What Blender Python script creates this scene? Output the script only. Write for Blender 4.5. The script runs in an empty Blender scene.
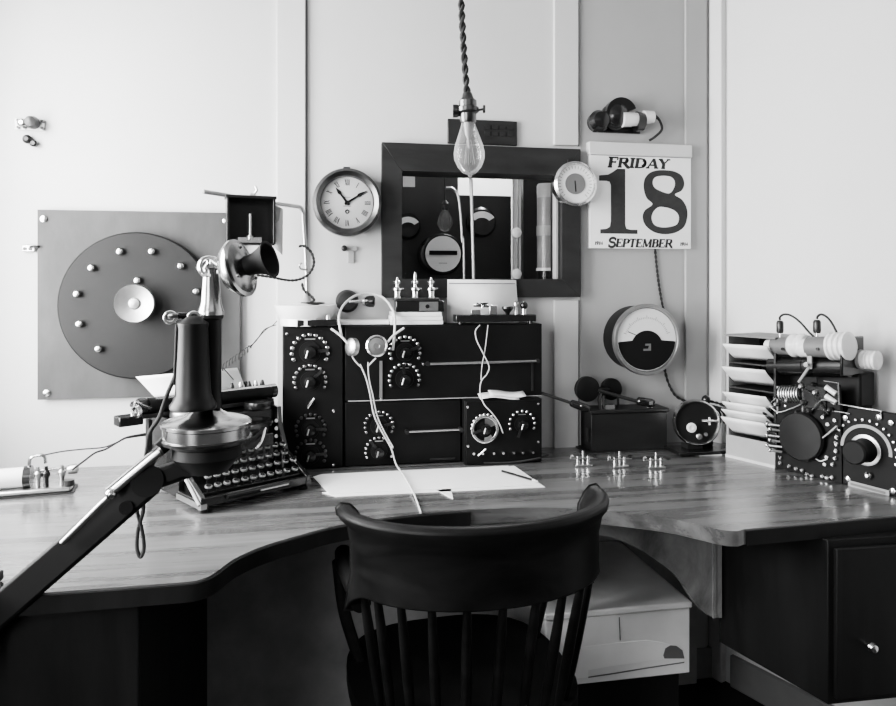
import bpy, math, random
from mathutils import Vector, Matrix
from mathutils.geometry import tessellate_polygon
random.seed(7)
S = bpy.context.scene
COL = S.collection
R = math.radians
F, HZ, CX = 720.0, 284.0, 448.0
YAW = R(10.45); CY, SY = math.cos(YAW), math.sin(YAW)
CAMY, EYE, DESK = -2.155, 1.277, 0.767

# ---- survey helpers: a photo sighting + a known plane -> a point of the room
def ray(px):
    u = (px-CX)/F
    return u*CY+SY, CY-u*SY
def W(px, py, Y=0.0):
    dx, dy = ray(px); t = (Y-CAMY)/dy
    return Vector((dx*t, Y, EYE-(py-HZ)*t/F))
def G(px, py, z=DESK):
    t = (EYE-z)*F/(py-HZ); dx, dy = ray(px)
    return Vector((dx*t, CAMY+dy*t, z))
def DP(px, py, Z):
    dx, dy = ray(px)
    return Vector((dx*Z, CAMY+dy*Z, EYE-(py-HZ)*Z/F))
def mp(px, Y):
    return (Y-CAMY)/ray(px)[1]/F

# ---------------------------------------------------------------- materials
def mat(name, v, rough=.5, metal=0., var=0., scale=8., bump=0., bscale=40., spec=.5, stretch=(1,1,1), coat=0.):
    m = bpy.data.materials.new(name); m.use_nodes = True
    nt = m.node_tree; b = nt.nodes['Principled BSDF']
    b.inputs['Base Color'].default_value = (v, v, v, 1)
    b.inputs['Roughness'].default_value = rough
    b.inputs['Metallic'].default_value = metal
    b.inputs['Specular IOR Level'].default_value = spec
    b.inputs['Coat Weight'].default_value = coat
    b.inputs['Coat Roughness'].default_value = .12
    if var or bump:
        tc = nt.nodes.new('ShaderNodeTexCoord'); mpn = nt.nodes.new('ShaderNodeMapping')
        mpn.inputs['Scale'].default_value = stretch
        nt.links.new(tc.outputs['Object'], mpn.inputs['Vector'])
    if var:
        n = nt.nodes.new('ShaderNodeTexNoise'); n.inputs['Scale'].default_value = scale
        n.inputs['Detail'].default_value = 6; n.inputs['Roughness'].default_value = .6
        nt.links.new(mpn.outputs['Vector'], n.inputs['Vector'])
        r = nt.nodes.new('ShaderNodeValToRGB')
        lo, hi = max(0, v*(1-var)), min(1, v*(1+var))
        r.color_ramp.elements[0].position = .3; r.color_ramp.elements[1].position = .7
        r.color_ramp.elements[0].color = (lo, lo, lo, 1); r.color_ramp.elements[1].color = (hi, hi, hi, 1)
        nt.links.new(n.outputs['Fac'], r.inputs['Fac']); nt.links.new(r.outputs['Color'], b.inputs['Base Color'])
    if bump:
        n2 = nt.nodes.new('ShaderNodeTexNoise'); n2.inputs['Scale'].default_value = bscale; n2.inputs['Detail'].default_value = 4
        nt.links.new(mpn.outputs['Vector'], n2.inputs['Vector'])
        bp = nt.nodes.new('ShaderNodeBump'); bp.inputs['Strength'].default_value = bump; bp.inputs['Distance'].default_value = .004
        nt.links.new(n2.outputs['Fac'], bp.inputs['Height']); nt.links.new(bp.outputs['Normal'], b.inputs['Normal'])
    return m

def glass_mat(name, tint=1., gloss=.12, rough=.02, fres=True, haze=0.):
    m = bpy.data.materials.new(name); m.use_nodes = True
    nt = m.node_tree; nt.nodes.clear()
    o = nt.nodes.new('ShaderNodeOutputMaterial'); mx = nt.nodes.new('ShaderNodeMixShader')
    t = nt.nodes.new('ShaderNodeBsdfTransparent'); t.inputs[0].default_value = (tint, tint, tint, 1)
    g = nt.nodes.new('ShaderNodeBsdfGlossy'); g.inputs['Roughness'].default_value = rough
    if fres:
        lw = nt.nodes.new('ShaderNodeLayerWeight'); lw.inputs['Blend'].default_value = gloss
        nt.links.new(lw.outputs['Fresnel'], mx.inputs[0])
    else: mx.inputs[0].default_value = gloss
    nt.links.new(t.outputs[0], mx.inputs[1]); nt.links.new(g.outputs[0], mx.inputs[2])
    if haze:
        df = nt.nodes.new('ShaderNodeBsdfTranslucent'); d2 = nt.nodes.new('ShaderNodeBsdfDiffuse'); m1 = nt.nodes.new('ShaderNodeMixShader'); m2 = nt.nodes.new('ShaderNodeMixShader')
        m1.inputs[0].default_value = .5; m2.inputs[0].default_value = haze
        nt.links.new(df.outputs[0], m1.inputs[1]); nt.links.new(d2.outputs[0], m1.inputs[2])
        nt.links.new(mx.outputs[0], m2.inputs[1]); nt.links.new(m1.outputs[0], m2.inputs[2]); nt.links.new(m2.outputs[0], o.inputs[0])
    else: nt.links.new(mx.outputs[0], o.inputs[0])
    return m

def wood(name, lo, hi, rough=.35, sc=3., stretch=(1, 9, 9), coat=0., bump=.15, spec=.5, dist=.6):
    m = bpy.data.materials.new(name); m.use_nodes = True
    nt = m.node_tree; b = nt.nodes['Principled BSDF']
    tc = nt.nodes.new('ShaderNodeTexCoord'); mpn = nt.nodes.new('ShaderNodeMapping')
    mpn.inputs['Scale'].default_value = stretch
    n = nt.nodes.new('ShaderNodeTexNoise'); n.inputs['Scale'].default_value = sc
    n.inputs['Detail'].default_value = 8; n.inputs['Distortion'].default_value = dist; n.inputs['Roughness'].default_value = .65
    r = nt.nodes.new('ShaderNodeValToRGB')
    r.color_ramp.elements[0].position = .32; r.color_ramp.elements[1].position = .68
    r.color_ramp.elements[0].color = (lo, lo, lo, 1); r.color_ramp.elements[1].color = (hi, hi, hi, 1)
    nt.links.new(tc.outputs['Object'], mpn.inputs['Vector']); nt.links.new(mpn.outputs['Vector'], n.inputs['Vector'])
    nt.links.new(n.outputs['Fac'], r.inputs['Fac']); nt.links.new(r.outputs['Color'], b.inputs['Base Color'])
    rr = nt.nodes.new('ShaderNodeMapRange')
    rr.inputs['To Min'].default_value = rough*.8; rr.inputs['To Max'].default_value = rough*1.25
    nt.links.new(n.outputs['Fac'], rr.inputs['Value']); nt.links.new(rr.outputs['Result'], b.inputs['Roughness'])
    bp = nt.nodes.new('ShaderNodeBump'); bp.inputs['Strength'].default_value = bump; bp.inputs['Distance'].default_value = .002
    nt.links.new(n.outputs['Fac'], bp.inputs['Height']); nt.links.new(bp.outputs['Normal'], b.inputs['Normal'])
    b.inputs['Coat Weight'].default_value = coat; b.inputs['Coat Roughness'].default_value = .17; b.inputs['Specular IOR Level'].default_value = spec
    return m

M = {
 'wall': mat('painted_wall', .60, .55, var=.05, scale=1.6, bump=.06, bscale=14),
 'batten': mat('painted_batten', .60, .5, var=.04, scale=2, bump=.05),
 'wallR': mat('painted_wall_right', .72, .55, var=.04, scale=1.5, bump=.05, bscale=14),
 'wallD': mat('dull_wall_panel', .40, .55, var=.06, scale=1.6, bump=.06, bscale=14),
 'ceil': mat('ceiling_paint', .30, .6, var=.03),
 'floor': wood('floor_boards', .015, .03, .5),
 'base': mat('baseboard_paint', .25, .5, var=.1),
 'desk': wood('desk_wood', .055, .19, .27, sc=1.7, stretch=(.8, 13, 13), coat=.6, bump=.12, dist=.25),
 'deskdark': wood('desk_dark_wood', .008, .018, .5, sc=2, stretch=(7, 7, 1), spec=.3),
 'gusset': wood('bracket_wood', .14, .42, .4, sc=3, stretch=(3, 3, 1.5)),
 'frame': wood('stained_frame', .012, .028, .45, sc=4, stretch=(1, 4, 4)),
 'chair': wood('chair_wood', .005, .014, .42, sc=3, stretch=(2, 2, 6), spec=.22),
 'ebon': mat('ebonite', .009, .42, spec=.3, var=.25, scale=12),
 'ebon2': mat('ebonite_panel', .008, .5, spec=.2, var=.25, scale=8, bump=.03),
 'disc': mat('disc_ebonite', .013, .5, spec=.35, var=.25, scale=5, bump=.06, bscale=60),
 'zinc': mat('zinc_plate', .062, .5, metal=.1, var=.5, scale=3.2, bump=.04, stretch=(1.6, 1, .7)),
 'nickel': mat('nickel', .72, .2, metal=1., var=.1, scale=20),
 'dullmetal': mat('dull_metal', .5, .36, metal=1., var=.15, scale=20),
 'brass': mat('tarnished_brass', .13, .3, metal=1., var=.2, scale=25),
 'darkmetal': mat('dark_metal', .05, .35, metal=.6, var=.2, scale=20),
 'black': mat('black_enamel', .010, .25, coat=.3),
 'blackmat': mat('black_matt', .007, .55, spec=.3),
 'ink': mat('printing_ink', .035, .7, var=.15, scale=60),
 'paper': mat('paper', .90, .8, var=.03, scale=14),
 'card': mat('card_paper', .62, .8, var=.05, scale=9),
 'dial': mat('dial_face', .80, .5, var=.03, scale=9),
 'porc': mat('porcelain', .78, .25, coat=.3, var=.04),
 'chest': mat('chest_paint', .85, .5, var=.1, scale=4, bump=.05),
 'cordw': mat('pale_cord', .62, .8, var=.2, scale=200),
 'cordd': mat('dark_cord', .03, .8, var=.3, scale=200),
 'grey': mat('grey_paint', .16, .5, var=.12),
 'midgrey': mat('mid_grey', .35, .45, var=.1),
 'slate': mat('switchboard_slate', .016, .35, var=.3),
 'glass': glass_mat('window_glass', .96, .10),
 'bulb': glass_mat('bulb_glass', .96, .22, haze=.16),
 'tube': mat('frosted_tube', .24, .3, var=.15, scale=6, coat=.4),
 'phone': mat('worn_nickel', .38, .22, metal=1., var=.3, scale=14),
 'undershade': mat('under_desk_shade', .40, .6, var=.2),
 'bulb2': glass_mat('dark_bulb_glass', .9, .3, haze=.03),
 'filament': mat('filament', .5, .4, metal=.8),
}

# ---------------------------------------------------------------- mesh builder
class MB:
    def __init__(s): s.v = []; s.f = []
    def add(s, vs, fs):
        o = len(s.v); s.v += [Vector(p) for p in vs]; s.f += [[i+o for i in f] for f in fs]; return s
    def box(s, c, d, rot=None):
        c = Vector(c); hx, hy, hz = d[0]/2, d[1]/2, d[2]/2
        vs = [Vector((x*hx, y*hy, z*hz)) for x in (-1, 1) for y in (-1, 1) for z in (-1, 1)]
        if rot is not None: vs = [rot @ v for v in vs]
        return s.add([v+c for v in vs], [(0,1,3,2),(4,6,7,5),(0,4,5,1),(2,3,7,6),(0,2,6,4),(1,5,7,3)])
    def bb(s, a, b):
        a, b = Vector(a), Vector(b); return s.box((a+b)/2, [abs(b[i]-a[i]) for i in range(3)])
    def lathe(s, prof, o=(0,0,0), ax=(0,0,1), n=32):
        o = Vector(o); ax = Vector(ax).normalized(); q = Vector((0,0,1)).rotation_difference(ax)
        vs, fs = [], []
        for r, h in prof:
            for k in range(n):
                a = 2*math.pi*k/n
                vs.append(o + q @ Vector((r*math.cos(a), r*math.sin(a), h)))
        m = len(prof)
        for i in range(m-1):
            for k in range(n):
                k2 = (k+1) % n
                fs.append((i*n+k, i*n+k2, (i+1)*n+k2, (i+1)*n+k))
        if prof[0][0] > 1e-6: fs.append(tuple(range(n-1, -1, -1)))
        if prof[-1][0] > 1e-6: fs.append(tuple((m-1)*n+k for k in range(n)))
        return s.add(vs, fs)
    def cyl(s, a, b, r0, r1=None, n=20):
        a, b = Vector(a), Vector(b); r1 = r0 if r1 is None else r1
        return s.lathe([(r0, 0), (r1, (b-a).length)], a, b-a, n)
    def ring(s, o, ax, ro, ri, h, n=36):
        return s.lathe([(ri, 0), (ro, 0), (ro, h), (ri, h), (ri, 0)], o, ax, n) if False else s._ring(o, ax, ro, ri, h, n)
    def _ring(s, o, ax, ro, ri, h, n):
        o = Vector(o); q = Vector((0,0,1)).rotation_difference(Vector(ax).normalized())
        prof = [(ri, 0), (ro, 0), (ro, h*.7), ((ro*.8+ri*.2), h), ((ri*.8+ro*.2), h), (ri, h*.7)]
        vs, fs = [], []; m = len(prof)
        for r, hh in prof:
            for k in range(n):
                a = 2*math.pi*k/n; vs.append(o+q @ Vector((r*math.cos(a), r*math.sin(a), hh)))
        for i in range(m):
            j = (i+1) % m
            for k in range(n):
                k2 = (k+1) % n; fs.append((i*n+k, i*n+k2, j*n+k2, j*n+k))
        return s.add(vs, fs)
    def sphere(s, c, r, n=16, sc=(1,1,1)):
        prof = [(max(1e-7, r*math.sin(math.pi*i/10)), -r*math.cos(math.pi*i/10)) for i in range(11)]
        b = MB().lathe(prof, n=n)
        return s.add([Vector((v.x*sc[0], v.y*sc[1], v.z*sc[2]))+Vector(c) for v in b.v], b.f)
    def tube(s, pts, r, n=8, smooth=True, cap=True):
        pts = [Vector(p) for p in pts]
        if smooth and len(pts) > 2: pts = spline(pts)
        vs, fs = [], []; up = None
        for i, p in enumerate(pts):
            t = (pts[min(i+1, len(pts)-1)]-pts[max(i-1, 0)]).normalized()
            if up is None:
                up = t.orthogonal().normalized()
            else:
                up = (up - t*up.dot(t))
                up = up.normalized() if up.length > 1e-6 else t.orthogonal().normalized()
            w = t.cross(up)
            rr = r(i/(len(pts)-1)) if callable(r) else r
            for k in range(n):
                a = 2*math.pi*k/n; vs.append(p+up*math.cos(a)*rr+w*math.sin(a)*rr)
        for i in range(len(pts)-1):
            for k in range(n):
                k2 = (k+1) % n; fs.append((i*n+k, i*n+k2, (i+1)*n+k2, (i+1)*n+k))
        if cap:
            fs.append(tuple(range(n-1, -1, -1))); fs.append(tuple((len(pts)-1)*n+k for k in range(n)))
        return s.add(vs, fs)
    def twist(s, pts, r, pitch, n=6):
        pts = spline([Vector(p) for p in pts], 14)
        L = 0; A, B = [], []; up = Vector((0.3, -1, 0.2)).normalized()
        res = [pts[0]]
        for i in range(1, len(pts)):
            d = (pts[i]-pts[i-1]).length; k = max(1, int(d/(pitch/8)))
            for j in range(1, k+1): res.append(pts[i-1].lerp(pts[i], j/k))
        for i, p in enumerate(res):
            if i: L += (p-res[i-1]).length
            t = (res[min(i+1, len(res)-1)]-res[max(i-1, 0)]).normalized()
            u = (up-t*up.dot(t)).normalized(); w = t.cross(u); a = 2*math.pi*L/pitch
            o = (u*math.cos(a)+w*math.sin(a))*r*.95
            A.append(p+o); B.append(p-o)
        s.tube(A, r, n, False); s.tube(B, r, n, False); return s
    def prism(s, poly, h, mtx=None, holes=()):
        """flat polygon in local xy extruded 0..h along z"""
        loops = [[Vector((p[0], p[1], 0)) for p in poly]]+[[Vector((p[0], p[1], 0)) for p in hl] for hl in holes]
        tris = tessellate_polygon(loops); flat = [p for l in loops for p in l]; n = len(flat)
        vs = [p.copy() for p in flat]+[p+Vector((0, 0, h)) for p in flat]
        fs = []
        for t in tris:
            a, b, c = t
            nz = (flat[b]-flat[a]).cross(flat[c]-flat[a]).z
            if nz < 0: b, c = c, b
            fs.append((a+n, b+n, c+n)); fs.append((c, b, a))
        o = 0
        for li, l in enumerate(loops):
            area = sum(l[i].x*l[(i+1) % len(l)].y-l[(i+1) % len(l)].x*l[i].y for i in range(len(l)))
            for i in range(len(l)):
                j = (i+1) % len(l); a, b = o+i, o+j
                if (area > 0) == (li == 0): fs.append((a, b, b+n, a+n))
                else: fs.append((b, a, a+n, b+n))
            o += len(l)
        if mtx is not None: vs = [mtx @ v for v in vs]
        return s.add(vs, fs)
    def move(s, v):
        v = Vector(v); s.v = [p+v for p in s.v]; return s
    def xf(s, m):
        s.v = [m @ p for p in s.v]; return s
    def join(s, o): return s.add(o.v, o.f)
    def build(s, name, m, parent=None, bevel=0., smooth=True, base=None):
        me = bpy.data.meshes.new(name)
        vs = [p-Vector(base) for p in s.v] if base is not None else s.v
        me.from_pydata([tuple(p) for p in vs], [], s.f); me.update()
        me.materials.append(M[m] if isinstance(m, str) else m)
        if smooth and len(me.polygons):
            me.polygons.foreach_set('use_smooth', [True]*len(me.polygons))
            me.set_sharp_from_angle(angle=R(38))
        o = bpy.data.objects.new(name, me); COL.objects.link(o)
        if parent is not None: o.parent = parent
        elif base is not None: o.location = base
        if bevel:
            b = o.modifiers.new('bevel', 'BEVEL'); b.width = bevel; b.segments = 2; b.limit_method = 'ANGLE'; b.angle_limit = R(40)
        return o

def spline(pts, k=8):
    out = []; n = len(pts)
    for i in range(n-1):
        p0, p1, p2, p3 = pts[max(i-1, 0)], pts[i], pts[i+1], pts[min(i+2, n-1)]
        for j in range(k):
            t = j/k
            out.append(.5*((2*p1)+(p2-p0)*t+(2*p0-5*p1+4*p2-p3)*t*t+(3*p1-p0-3*p2+p3)*t**3))
    out.append(pts[-1].copy()); return out

def tag(o, label, cat, group=None):
    o['label'] = label; o['category'] = cat
    if group: o['group'] = group
    return o
def thing(name, label, cat, loc=(0,0,0), rz=0., group=None):
    o = bpy.data.objects.new(name, None); COL.objects.link(o); o.empty_display_size = .02
    o.location = loc; o.rotation_euler = (0, 0, rz)
    return tag(o, label, cat, group)
def struct(o): o['kind'] = 'structure'; return o
def dup(root, loc, rz=None, label=None):
    r = root.copy(); COL.objects.link(r); r.location = loc
    if rz is not None: r.rotation_euler = (0, 0, rz)
    if label: r['label'] = label
    for ch in list(root.children):
        c = ch.copy(); COL.objects.link(c); c.parent = r
        for g in list(ch.children):
            d = g.copy(); COL.objects.link(d); d.parent = c
    return r
OUT = Vector((0, -1, 0))
# matrix: local xy -> wall plane (x right, y up), local z -> toward the camera (-Y)
def wallm(o): return Matrix.Translation(Vector(o)) @ Matrix(((1,0,0,0),(0,0,-1,0),(0,1,0,0),(0,0,0,1)))

# ================================================================ CAMERA
cam = bpy.data.cameras.new('camera'); co = bpy.data.objects.new('camera', cam); COL.objects.link(co)
co.location = (0, CAMY, EYE); co.rotation_euler = (R(90), 0, -YAW)
cam.sensor_width = 36; cam.lens = F/896*36; cam.shift_y = -(353-HZ)/896; cam.clip_start = .05
S.camera = co

# ================================================================ ROOM
CEIL = 2.45
XL = -1.02
SPL = R(21); wd = Vector((math.sin(SPL), -math.cos(SPL), 0)); wn = Vector((-math.cos(SPL), -math.sin(SPL), 0))
C0 = Vector((1.283, 0, 0))
def RW(s_, d, z): return C0+wd*s_+wn*d+Vector((0, 0, z))

wx0, wx1 = W(399, 0, -.01).x, W(564, 0, -.01).x
wz0, wz1 = W(480, 281, -.01).z, W(480, 170, -.01).z
b = MB()
b.bb((XL-.1, 0, 0), (wx0, .08, CEIL)); b.bb((wx1, 0, 0), (1.45, .08, CEIL))
b.bb((wx0, 0, 0), (wx1, .08, wz0)); b.bb((wx0, 0, wz1), (wx1, .08, CEIL))
struct(b.build('wall_back', 'wall'))
e = RW(3.6, 0, 0)
b = MB(); c = (RW(0, -.05, CEIL/2)+RW(3.7, -.05, CEIL/2))/2
b.box(c, (.1, 3.75, CEIL), Matrix.Rotation(SPL, 3, 'Z'))
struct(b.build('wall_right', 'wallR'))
# left wall with the daylight window that lights the room
ly0, ly1, lz0, lz1 = -1.20, -.22, .95, 2.05
b = MB()
my0, my1, mz0, mz1 = -2.75, -1.95, .75, 2.0  # second opening, out of view, added to let in the front fill
b.bb((XL-.1, ly1, 0), (XL, .08, CEIL)); b.bb((XL-.1, my1, 0), (XL, ly0, CEIL)); b.bb((XL-.1, -3.5, 0), (XL, my0, CEIL))
b.bb((XL-.1, my0, 0), (XL, my1, mz0)); b.bb((XL-.1, my0, mz1), (XL, my1, CEIL))
b.bb((XL-.1, ly0, 0), (XL, ly1, lz0)); b.bb((XL-.1, ly0, lz1), (XL, ly1, CEIL))
struct(b.build('wall_left', 'wall'))
b = MB(); b.bb((XL-.1, -3.6, 0), (2.75, -3.5, CEIL)); struct(b.build('wall_front', 'base'))
b = MB(); b.bb((XL-.1, -3.6, -.05), (2.75, 1.6, 0)); struct(b.build('floor', 'floor'))
b = MB(); b.bb((XL-.1, -3.6, CEIL), (2.75, 1.6, CEIL+.05)); struct(b.build('ceiling', 'ceil'))
b = MB()
for a, c in (((ly0-.05, lz0-.05), (ly0, lz1+.05)), ((ly1, lz0-.05), (ly1+.05, lz1+.05)), ((ly0, lz1), (ly1, lz1+.05)), ((ly0, lz0-.05), (ly1, lz0)),
             (((ly0+ly1)/2-.02, lz0), ((ly0+ly1)/2+.02, lz1)), ((ly0, 1.56), (ly1, 1.59))):
    b.bb((XL-.06, a[0], a[1]), (XL+.015, c[0], c[1]))
struct(b.build('window_2', 'batten', bevel=.003))
b = MB()
for a, c in (((my0-.05, mz0-.05), (my0, mz1+.05)), ((my1, mz0-.05), (my1+.05, mz1+.05)), ((my0, mz1), (my1, mz1+.05)), ((my0, mz0-.05), (my1, mz0)), ((my0, 1.36), (my1, 1.39))):
    b.bb((XL-.06, a[0], a[1]), (XL+.015, c[0], c[1]))
struct(b.build('fill_window', 'batten', bevel=.003))  # frame of the added, unseen opening
# battens on the back wall
TR = 0
for x0, x1, dep in ((277, 305.5, .014), (553, 577, .014), (684, 705, .012)):
    a, c = W(x0, 0).x, W(x1, 0).x
    b = MB().bb((a, -dep, 0), (c, 0, CEIL)); TR += 1
    if x0 == 553:
        zt, zb = W(565, 146).z, W(565, 300).z
        b = MB(); b.bb((a, -dep, 0), (c, 0, zb)); b.bb((a, -dep, zt), (c, 0, CEIL))
    struct(b.build('trim_%d' % TR, 'wallD' if x0 == 684 else 'batten', bevel=.002))
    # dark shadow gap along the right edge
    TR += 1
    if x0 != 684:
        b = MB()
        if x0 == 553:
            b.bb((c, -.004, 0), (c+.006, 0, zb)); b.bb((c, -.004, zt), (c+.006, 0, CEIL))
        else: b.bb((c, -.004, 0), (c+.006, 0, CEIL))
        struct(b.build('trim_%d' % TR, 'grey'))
b = MB()
for k in range(2):
    pass
pc = RW(.0, .012, CEIL/2)
b = MB().box(pc+wd*.02, (.024, .05, CEIL), Matrix.Rotation(SPL, 3, 'Z'))
struct(b.build('trim_7', 'wallR', bevel=.004))
b = MB().box((RW(.04, .008, .05)+RW(3.4, .008, .05))/2, (.016, 3.3, .10), Matrix.Rotation(SPL, 3, 'Z'))
struct(b.build('baseboard_right', 'base', bevel=.003))
b = MB().bb((XL, -.016, 0), (1.27, 0, .10)); struct(b.build('baseboard_back', 'base', bevel=.003))

x0_, x1_ = W(580.5, 0).x, C0.x-.004
b = MB(); b.bb((x0_, -.003, 0), (x1_, 0, CEIL)); struct(b.build('trim_8', 'wallD'))
# ---- pass-through window in the back wall
fy = -.03
def fr(px, py): p = W(px, py, fy); return p.x, p.z
ox0, oz1 = fr(382, 142.5); ox1 = fr(580.5, 149)[0]; oz0 = fr(480, 297.5)[1]; oz1 = fr(480, 145.5)[1]
ix0, ix1 = fr(402, 0)[0], fr(562, 0)[0]; iz1 = fr(480, 173)[1]; iz0 = fr(480, 279)[1]
b = MB()
for sgn in (0,):
    H = wallm((0, fy+.045, 0))
    b.prism([(ox0, oz0), (ox0, oz1), (ix0, iz1), (ix0, iz0)][::-1], .045, H)
    b.prism([(ox0, oz1), (ox1, oz1), (ix1, iz1), (ix0, iz1)][::-1], .045, H)
    b.prism([(ox1, oz1), (ox1, oz0), (ix1, iz0), (ix1, iz1)][::-1], .045, H)
    b.prism([(ox1, oz0), (ox0, oz0), (ix0, iz0), (ix1, iz0)][::-1], .045, H)
    # reveal lining
    b.bb((ix0-.006, fy+.04, iz0), (ix0, .08, iz1)); b.bb((ix1, fy+.04, iz0), (ix1+.006, .08, iz1))
    b.bb((ix0, fy+.04, iz1), (ix1, .08, iz1+.006)); b.bb((ix0, fy+.04, iz0-.006), (ix1, .08, iz0))
win = struct(b.build('window_1', 'frame', bevel=.0008))
MB().bb((ix0, .030, iz0), (ix1, .034, iz1)).build('pane', 'glass', win)
# stop beads on the right side of the opening
b = MB()
x = W(557, 0, .0).x; b.bb((x-.006, -.004, iz0), (x+.004, .026, iz1))
x = W(551, 0, .0).x
b.build('bead', 'midgrey', win, bevel=.002)

# ---- the room beyond the pane
b = MB(); b.bb((-.3, 1.2, 0), (1.45, 1.25, CEIL)); struct(b.build('wall_beyond_back', 'wall'))
b = MB(); b.bb((-.35, .08, 0), (-.3, 1.25, CEIL)); struct(b.build('wall_beyond_left', 'grey'))
b = MB(); b.bb((1.45, .08, 0), (1.5, 1.25, CEIL)); struct(b.build('wall_beyond_right', 'grey'))
sy = .55
a = W(396, 205, sy); c = W(517, 330, sy)
t = thing('switchboard', 'black switchboard panel with three meters seen through the framed window', 'switchboard', (W(460, 0, sy).x, sy, 0))
base = Vector(t.location)
b = MB(); zr = W(500, 196, sy).z; zl = W(420, 150, sy).z; xm = W(458, 0, sy).x
b.bb((a.x, sy, 0), (xm, sy+.03, zl)); b.bb((xm, sy, 0), (W(511, 0, sy).x, sy+.03, zr))
for v in b.v: v -= base
b.build('panel', 'slate', t)
def arcmeter(px, py, r0):
    p = W(px, py, sy-.03); k = mp(px, sy); r = r0*k
    bz = MB().lathe([(r, 0), (r, .02), (r*.85, .03)], p-base+Vector((0, .03, 0)), OUT)
    mobj = bz.build('voltmeter', 'black', t)
    poly = []
    for i in range(13): an = R(150-120*i/12); poly.append((math.cos(an)*r*.95, math.sin(an)*r*.8-r*.1))
    for i in range(13): an = R(30+120*i/12); poly.append((math.cos(an)*r*.55, math.sin(an)*r*.38-r*.1))
    MB().prism(poly, .003, wallm(p-base+Vector((0, -.001, 0)))).build('scale', 'dial', mobj)
arcmeter(408, 226, 13); arcmeter(482, 222, 15)
# bright label patch at upper left
p0, p1 = W(403, 171, sy-.002), W(415, 187, sy-.002)
MB().bb(p0-base+Vector((0, 0, 0)), p1-base+Vector((0, .002, 0))).build('card', 'card', t)

my = .40
p = W(442.5, 254, my); r = 19.5*mp(442, my)
t = thing('round_meter', 'round white meter with a dark bar across its face, low behind the window glass', 'meter', p)
MB().lathe([(r*1.08, .12), (r*1.08, 0), (r, -.012), (r*.9, -.012)], (0, 0, 0), (0, 1, 0)).build('case', 'black', t)
MB().lathe([(r*.92, 0), (r*.92, .002)], (0, -.012, 0), OUT).build('dial', 'dial', t)
MB().bb((-r*.72, -.018, -r*.06), (r*.72, -.0145, r*.16)).build('bar', 'blackmat', t)
b = MB()
for i in range(7): b.bb((-r*.2+i*r*.06, -.0155, -r*.5), (-r*.17+i*r*.06, -.0145, -r*.45))
b.build('marking', 'grey', t)
MB().cyl((0, .1, 0), (0, .14, 0), r*.5).build('mount', 'black', t)

# hanging bulb and gooseneck behind the glass
p = W(445, 210, .3); k = mp(445, .3)
t = thing('hanging_bulb', 'small clear bulb hanging in the dark room behind the window', 'bulb', p)
MB().lathe([(.001, -22*k), (5*k, -20*k), (8*k, -14*k), (7*k, -8*k), (3*k, 0)]).build('globe', 'bulb2', t)
MB().lathe([(3.2*k, 0), (4*k, 6*k), (1*k, 10*k)]).build('socket', 'darkmetal', t)
MB().tube([(0, 0, 10*k), (0, 0, .5)], .003).build('cord', 'cordd', t)
pts = [W(464, 281, .12), W(462, 240, .12), W(460.5, 215, .12), W(458, 196, .12), W(453, 189, .12), W(446, 188, .12)]
o = MB().tube([Vector((pts[0].x, .12, 0))]+pts, .0042).build('gooseneck_pipe', 'dullmetal', base=pts[0])
tag(o, 'thin bent gooseneck pipe behind the window glass left of the straight conduit', 'pipe')
pa, pb = W(473.5, 282, .10), W(470.5, 160, .10)
o = MB().tube([Vector((pa.x, .10, 0)), pa, pb, pb+Vector((0, 0, .1))], .0055, smooth=False).build('conduit', 'dullmetal', base=pa)
tag(o, 'straight grey conduit standing behind the glass below the hanging Edison bulb', 'pipe')
# vertical post with insulators
pa, pb = W(518, 282, .2), W(518, 170, .2); k = mp(518, .2)
t = thing('metal_post', 'narrow metal post with two white insulators behind the window glass', 'post', (pa.x, .2, 0))
b = MB(); b.bb((-4*k, 0, 0), (-1*k, .02, 2.1)); b.bb((1*k, 0, 0), (3*k, .02, 2.1)); b.build('rail', 'midgrey', t)
for py in (233, 274):
    z = W(515, py, .2).z; MB().lathe([(2*k, 0), (5*k, .006), (5*k, .02), (2*k, .026)], (-3*k, -.001, z), OUT, 16).build('insulator', 'porc', t)
pa, pb = W(546, 268, .25), W(546, 184, .25); k = mp(546, .25)
t = thing('glass_tube', 'tall pale glass tube behind the right side of the window', 'tube', (pa.x, .25, 0))
MB().lathe([(9*k, pa.z), (9*k, pb.z-14*k)], n=24).build('tube_body', 'tube', t)
MB().lathe([(9*k, pb.z-14*k), (9.3*k, pb.z-2*k), (8*k, pb.z)], n=24).build('top_cap', 'midgrey', t)
MB().lathe([(9.6*k, W(546, 236, .25).z), (9.6*k, W(546, 226, .25).z)], n=24).build('band', 'midgrey', t)
b = MB().lathe([(10*k, pa.z-.01), (10*k, pa.z)], n=24); b.build('collar', 'porc', t)
MB().lathe([(8*k, 0), (8*k, pa.z-.01)], n=20).build('stand', 'black', t)
pa = W(531, 270, .45)
b = MB().bb((pa.x-.03, .45, 0), (pa.x+.10, .50, 2.2)); o = b.build('dark_cabinet', 'slate', base=(pa.x, .45, 0))
tag(o, 'tall black cabinet behind the glass tube beyond the window', 'cabinet')

# ---- dark vent plate above window
p0, p1 = W(447.5, 119, -.004), W(516.5, 146, -.004)
t = thing('vent_plate', 'small dark plate fixed to the wall above the window, behind the bulb', 'plate', (p0.x, 0, p1.z))
w_, h_ = p1.x-p0.x, p0.z-p1.z
MB().bb((0, -.012, 0), (w_, 0, h_)).build('plate', 'frame', t, bevel=.002)
b = MB()
for i in range(4):
    for j in range(2):
        b.bb((w_*.52+i*.024, -.015, h_*.36+j*.02), (w_*.52+i*.024+.018, -.012, h_*.36+j*.02+.012))
b.build('louvre', 'darkmetal', t)

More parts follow.
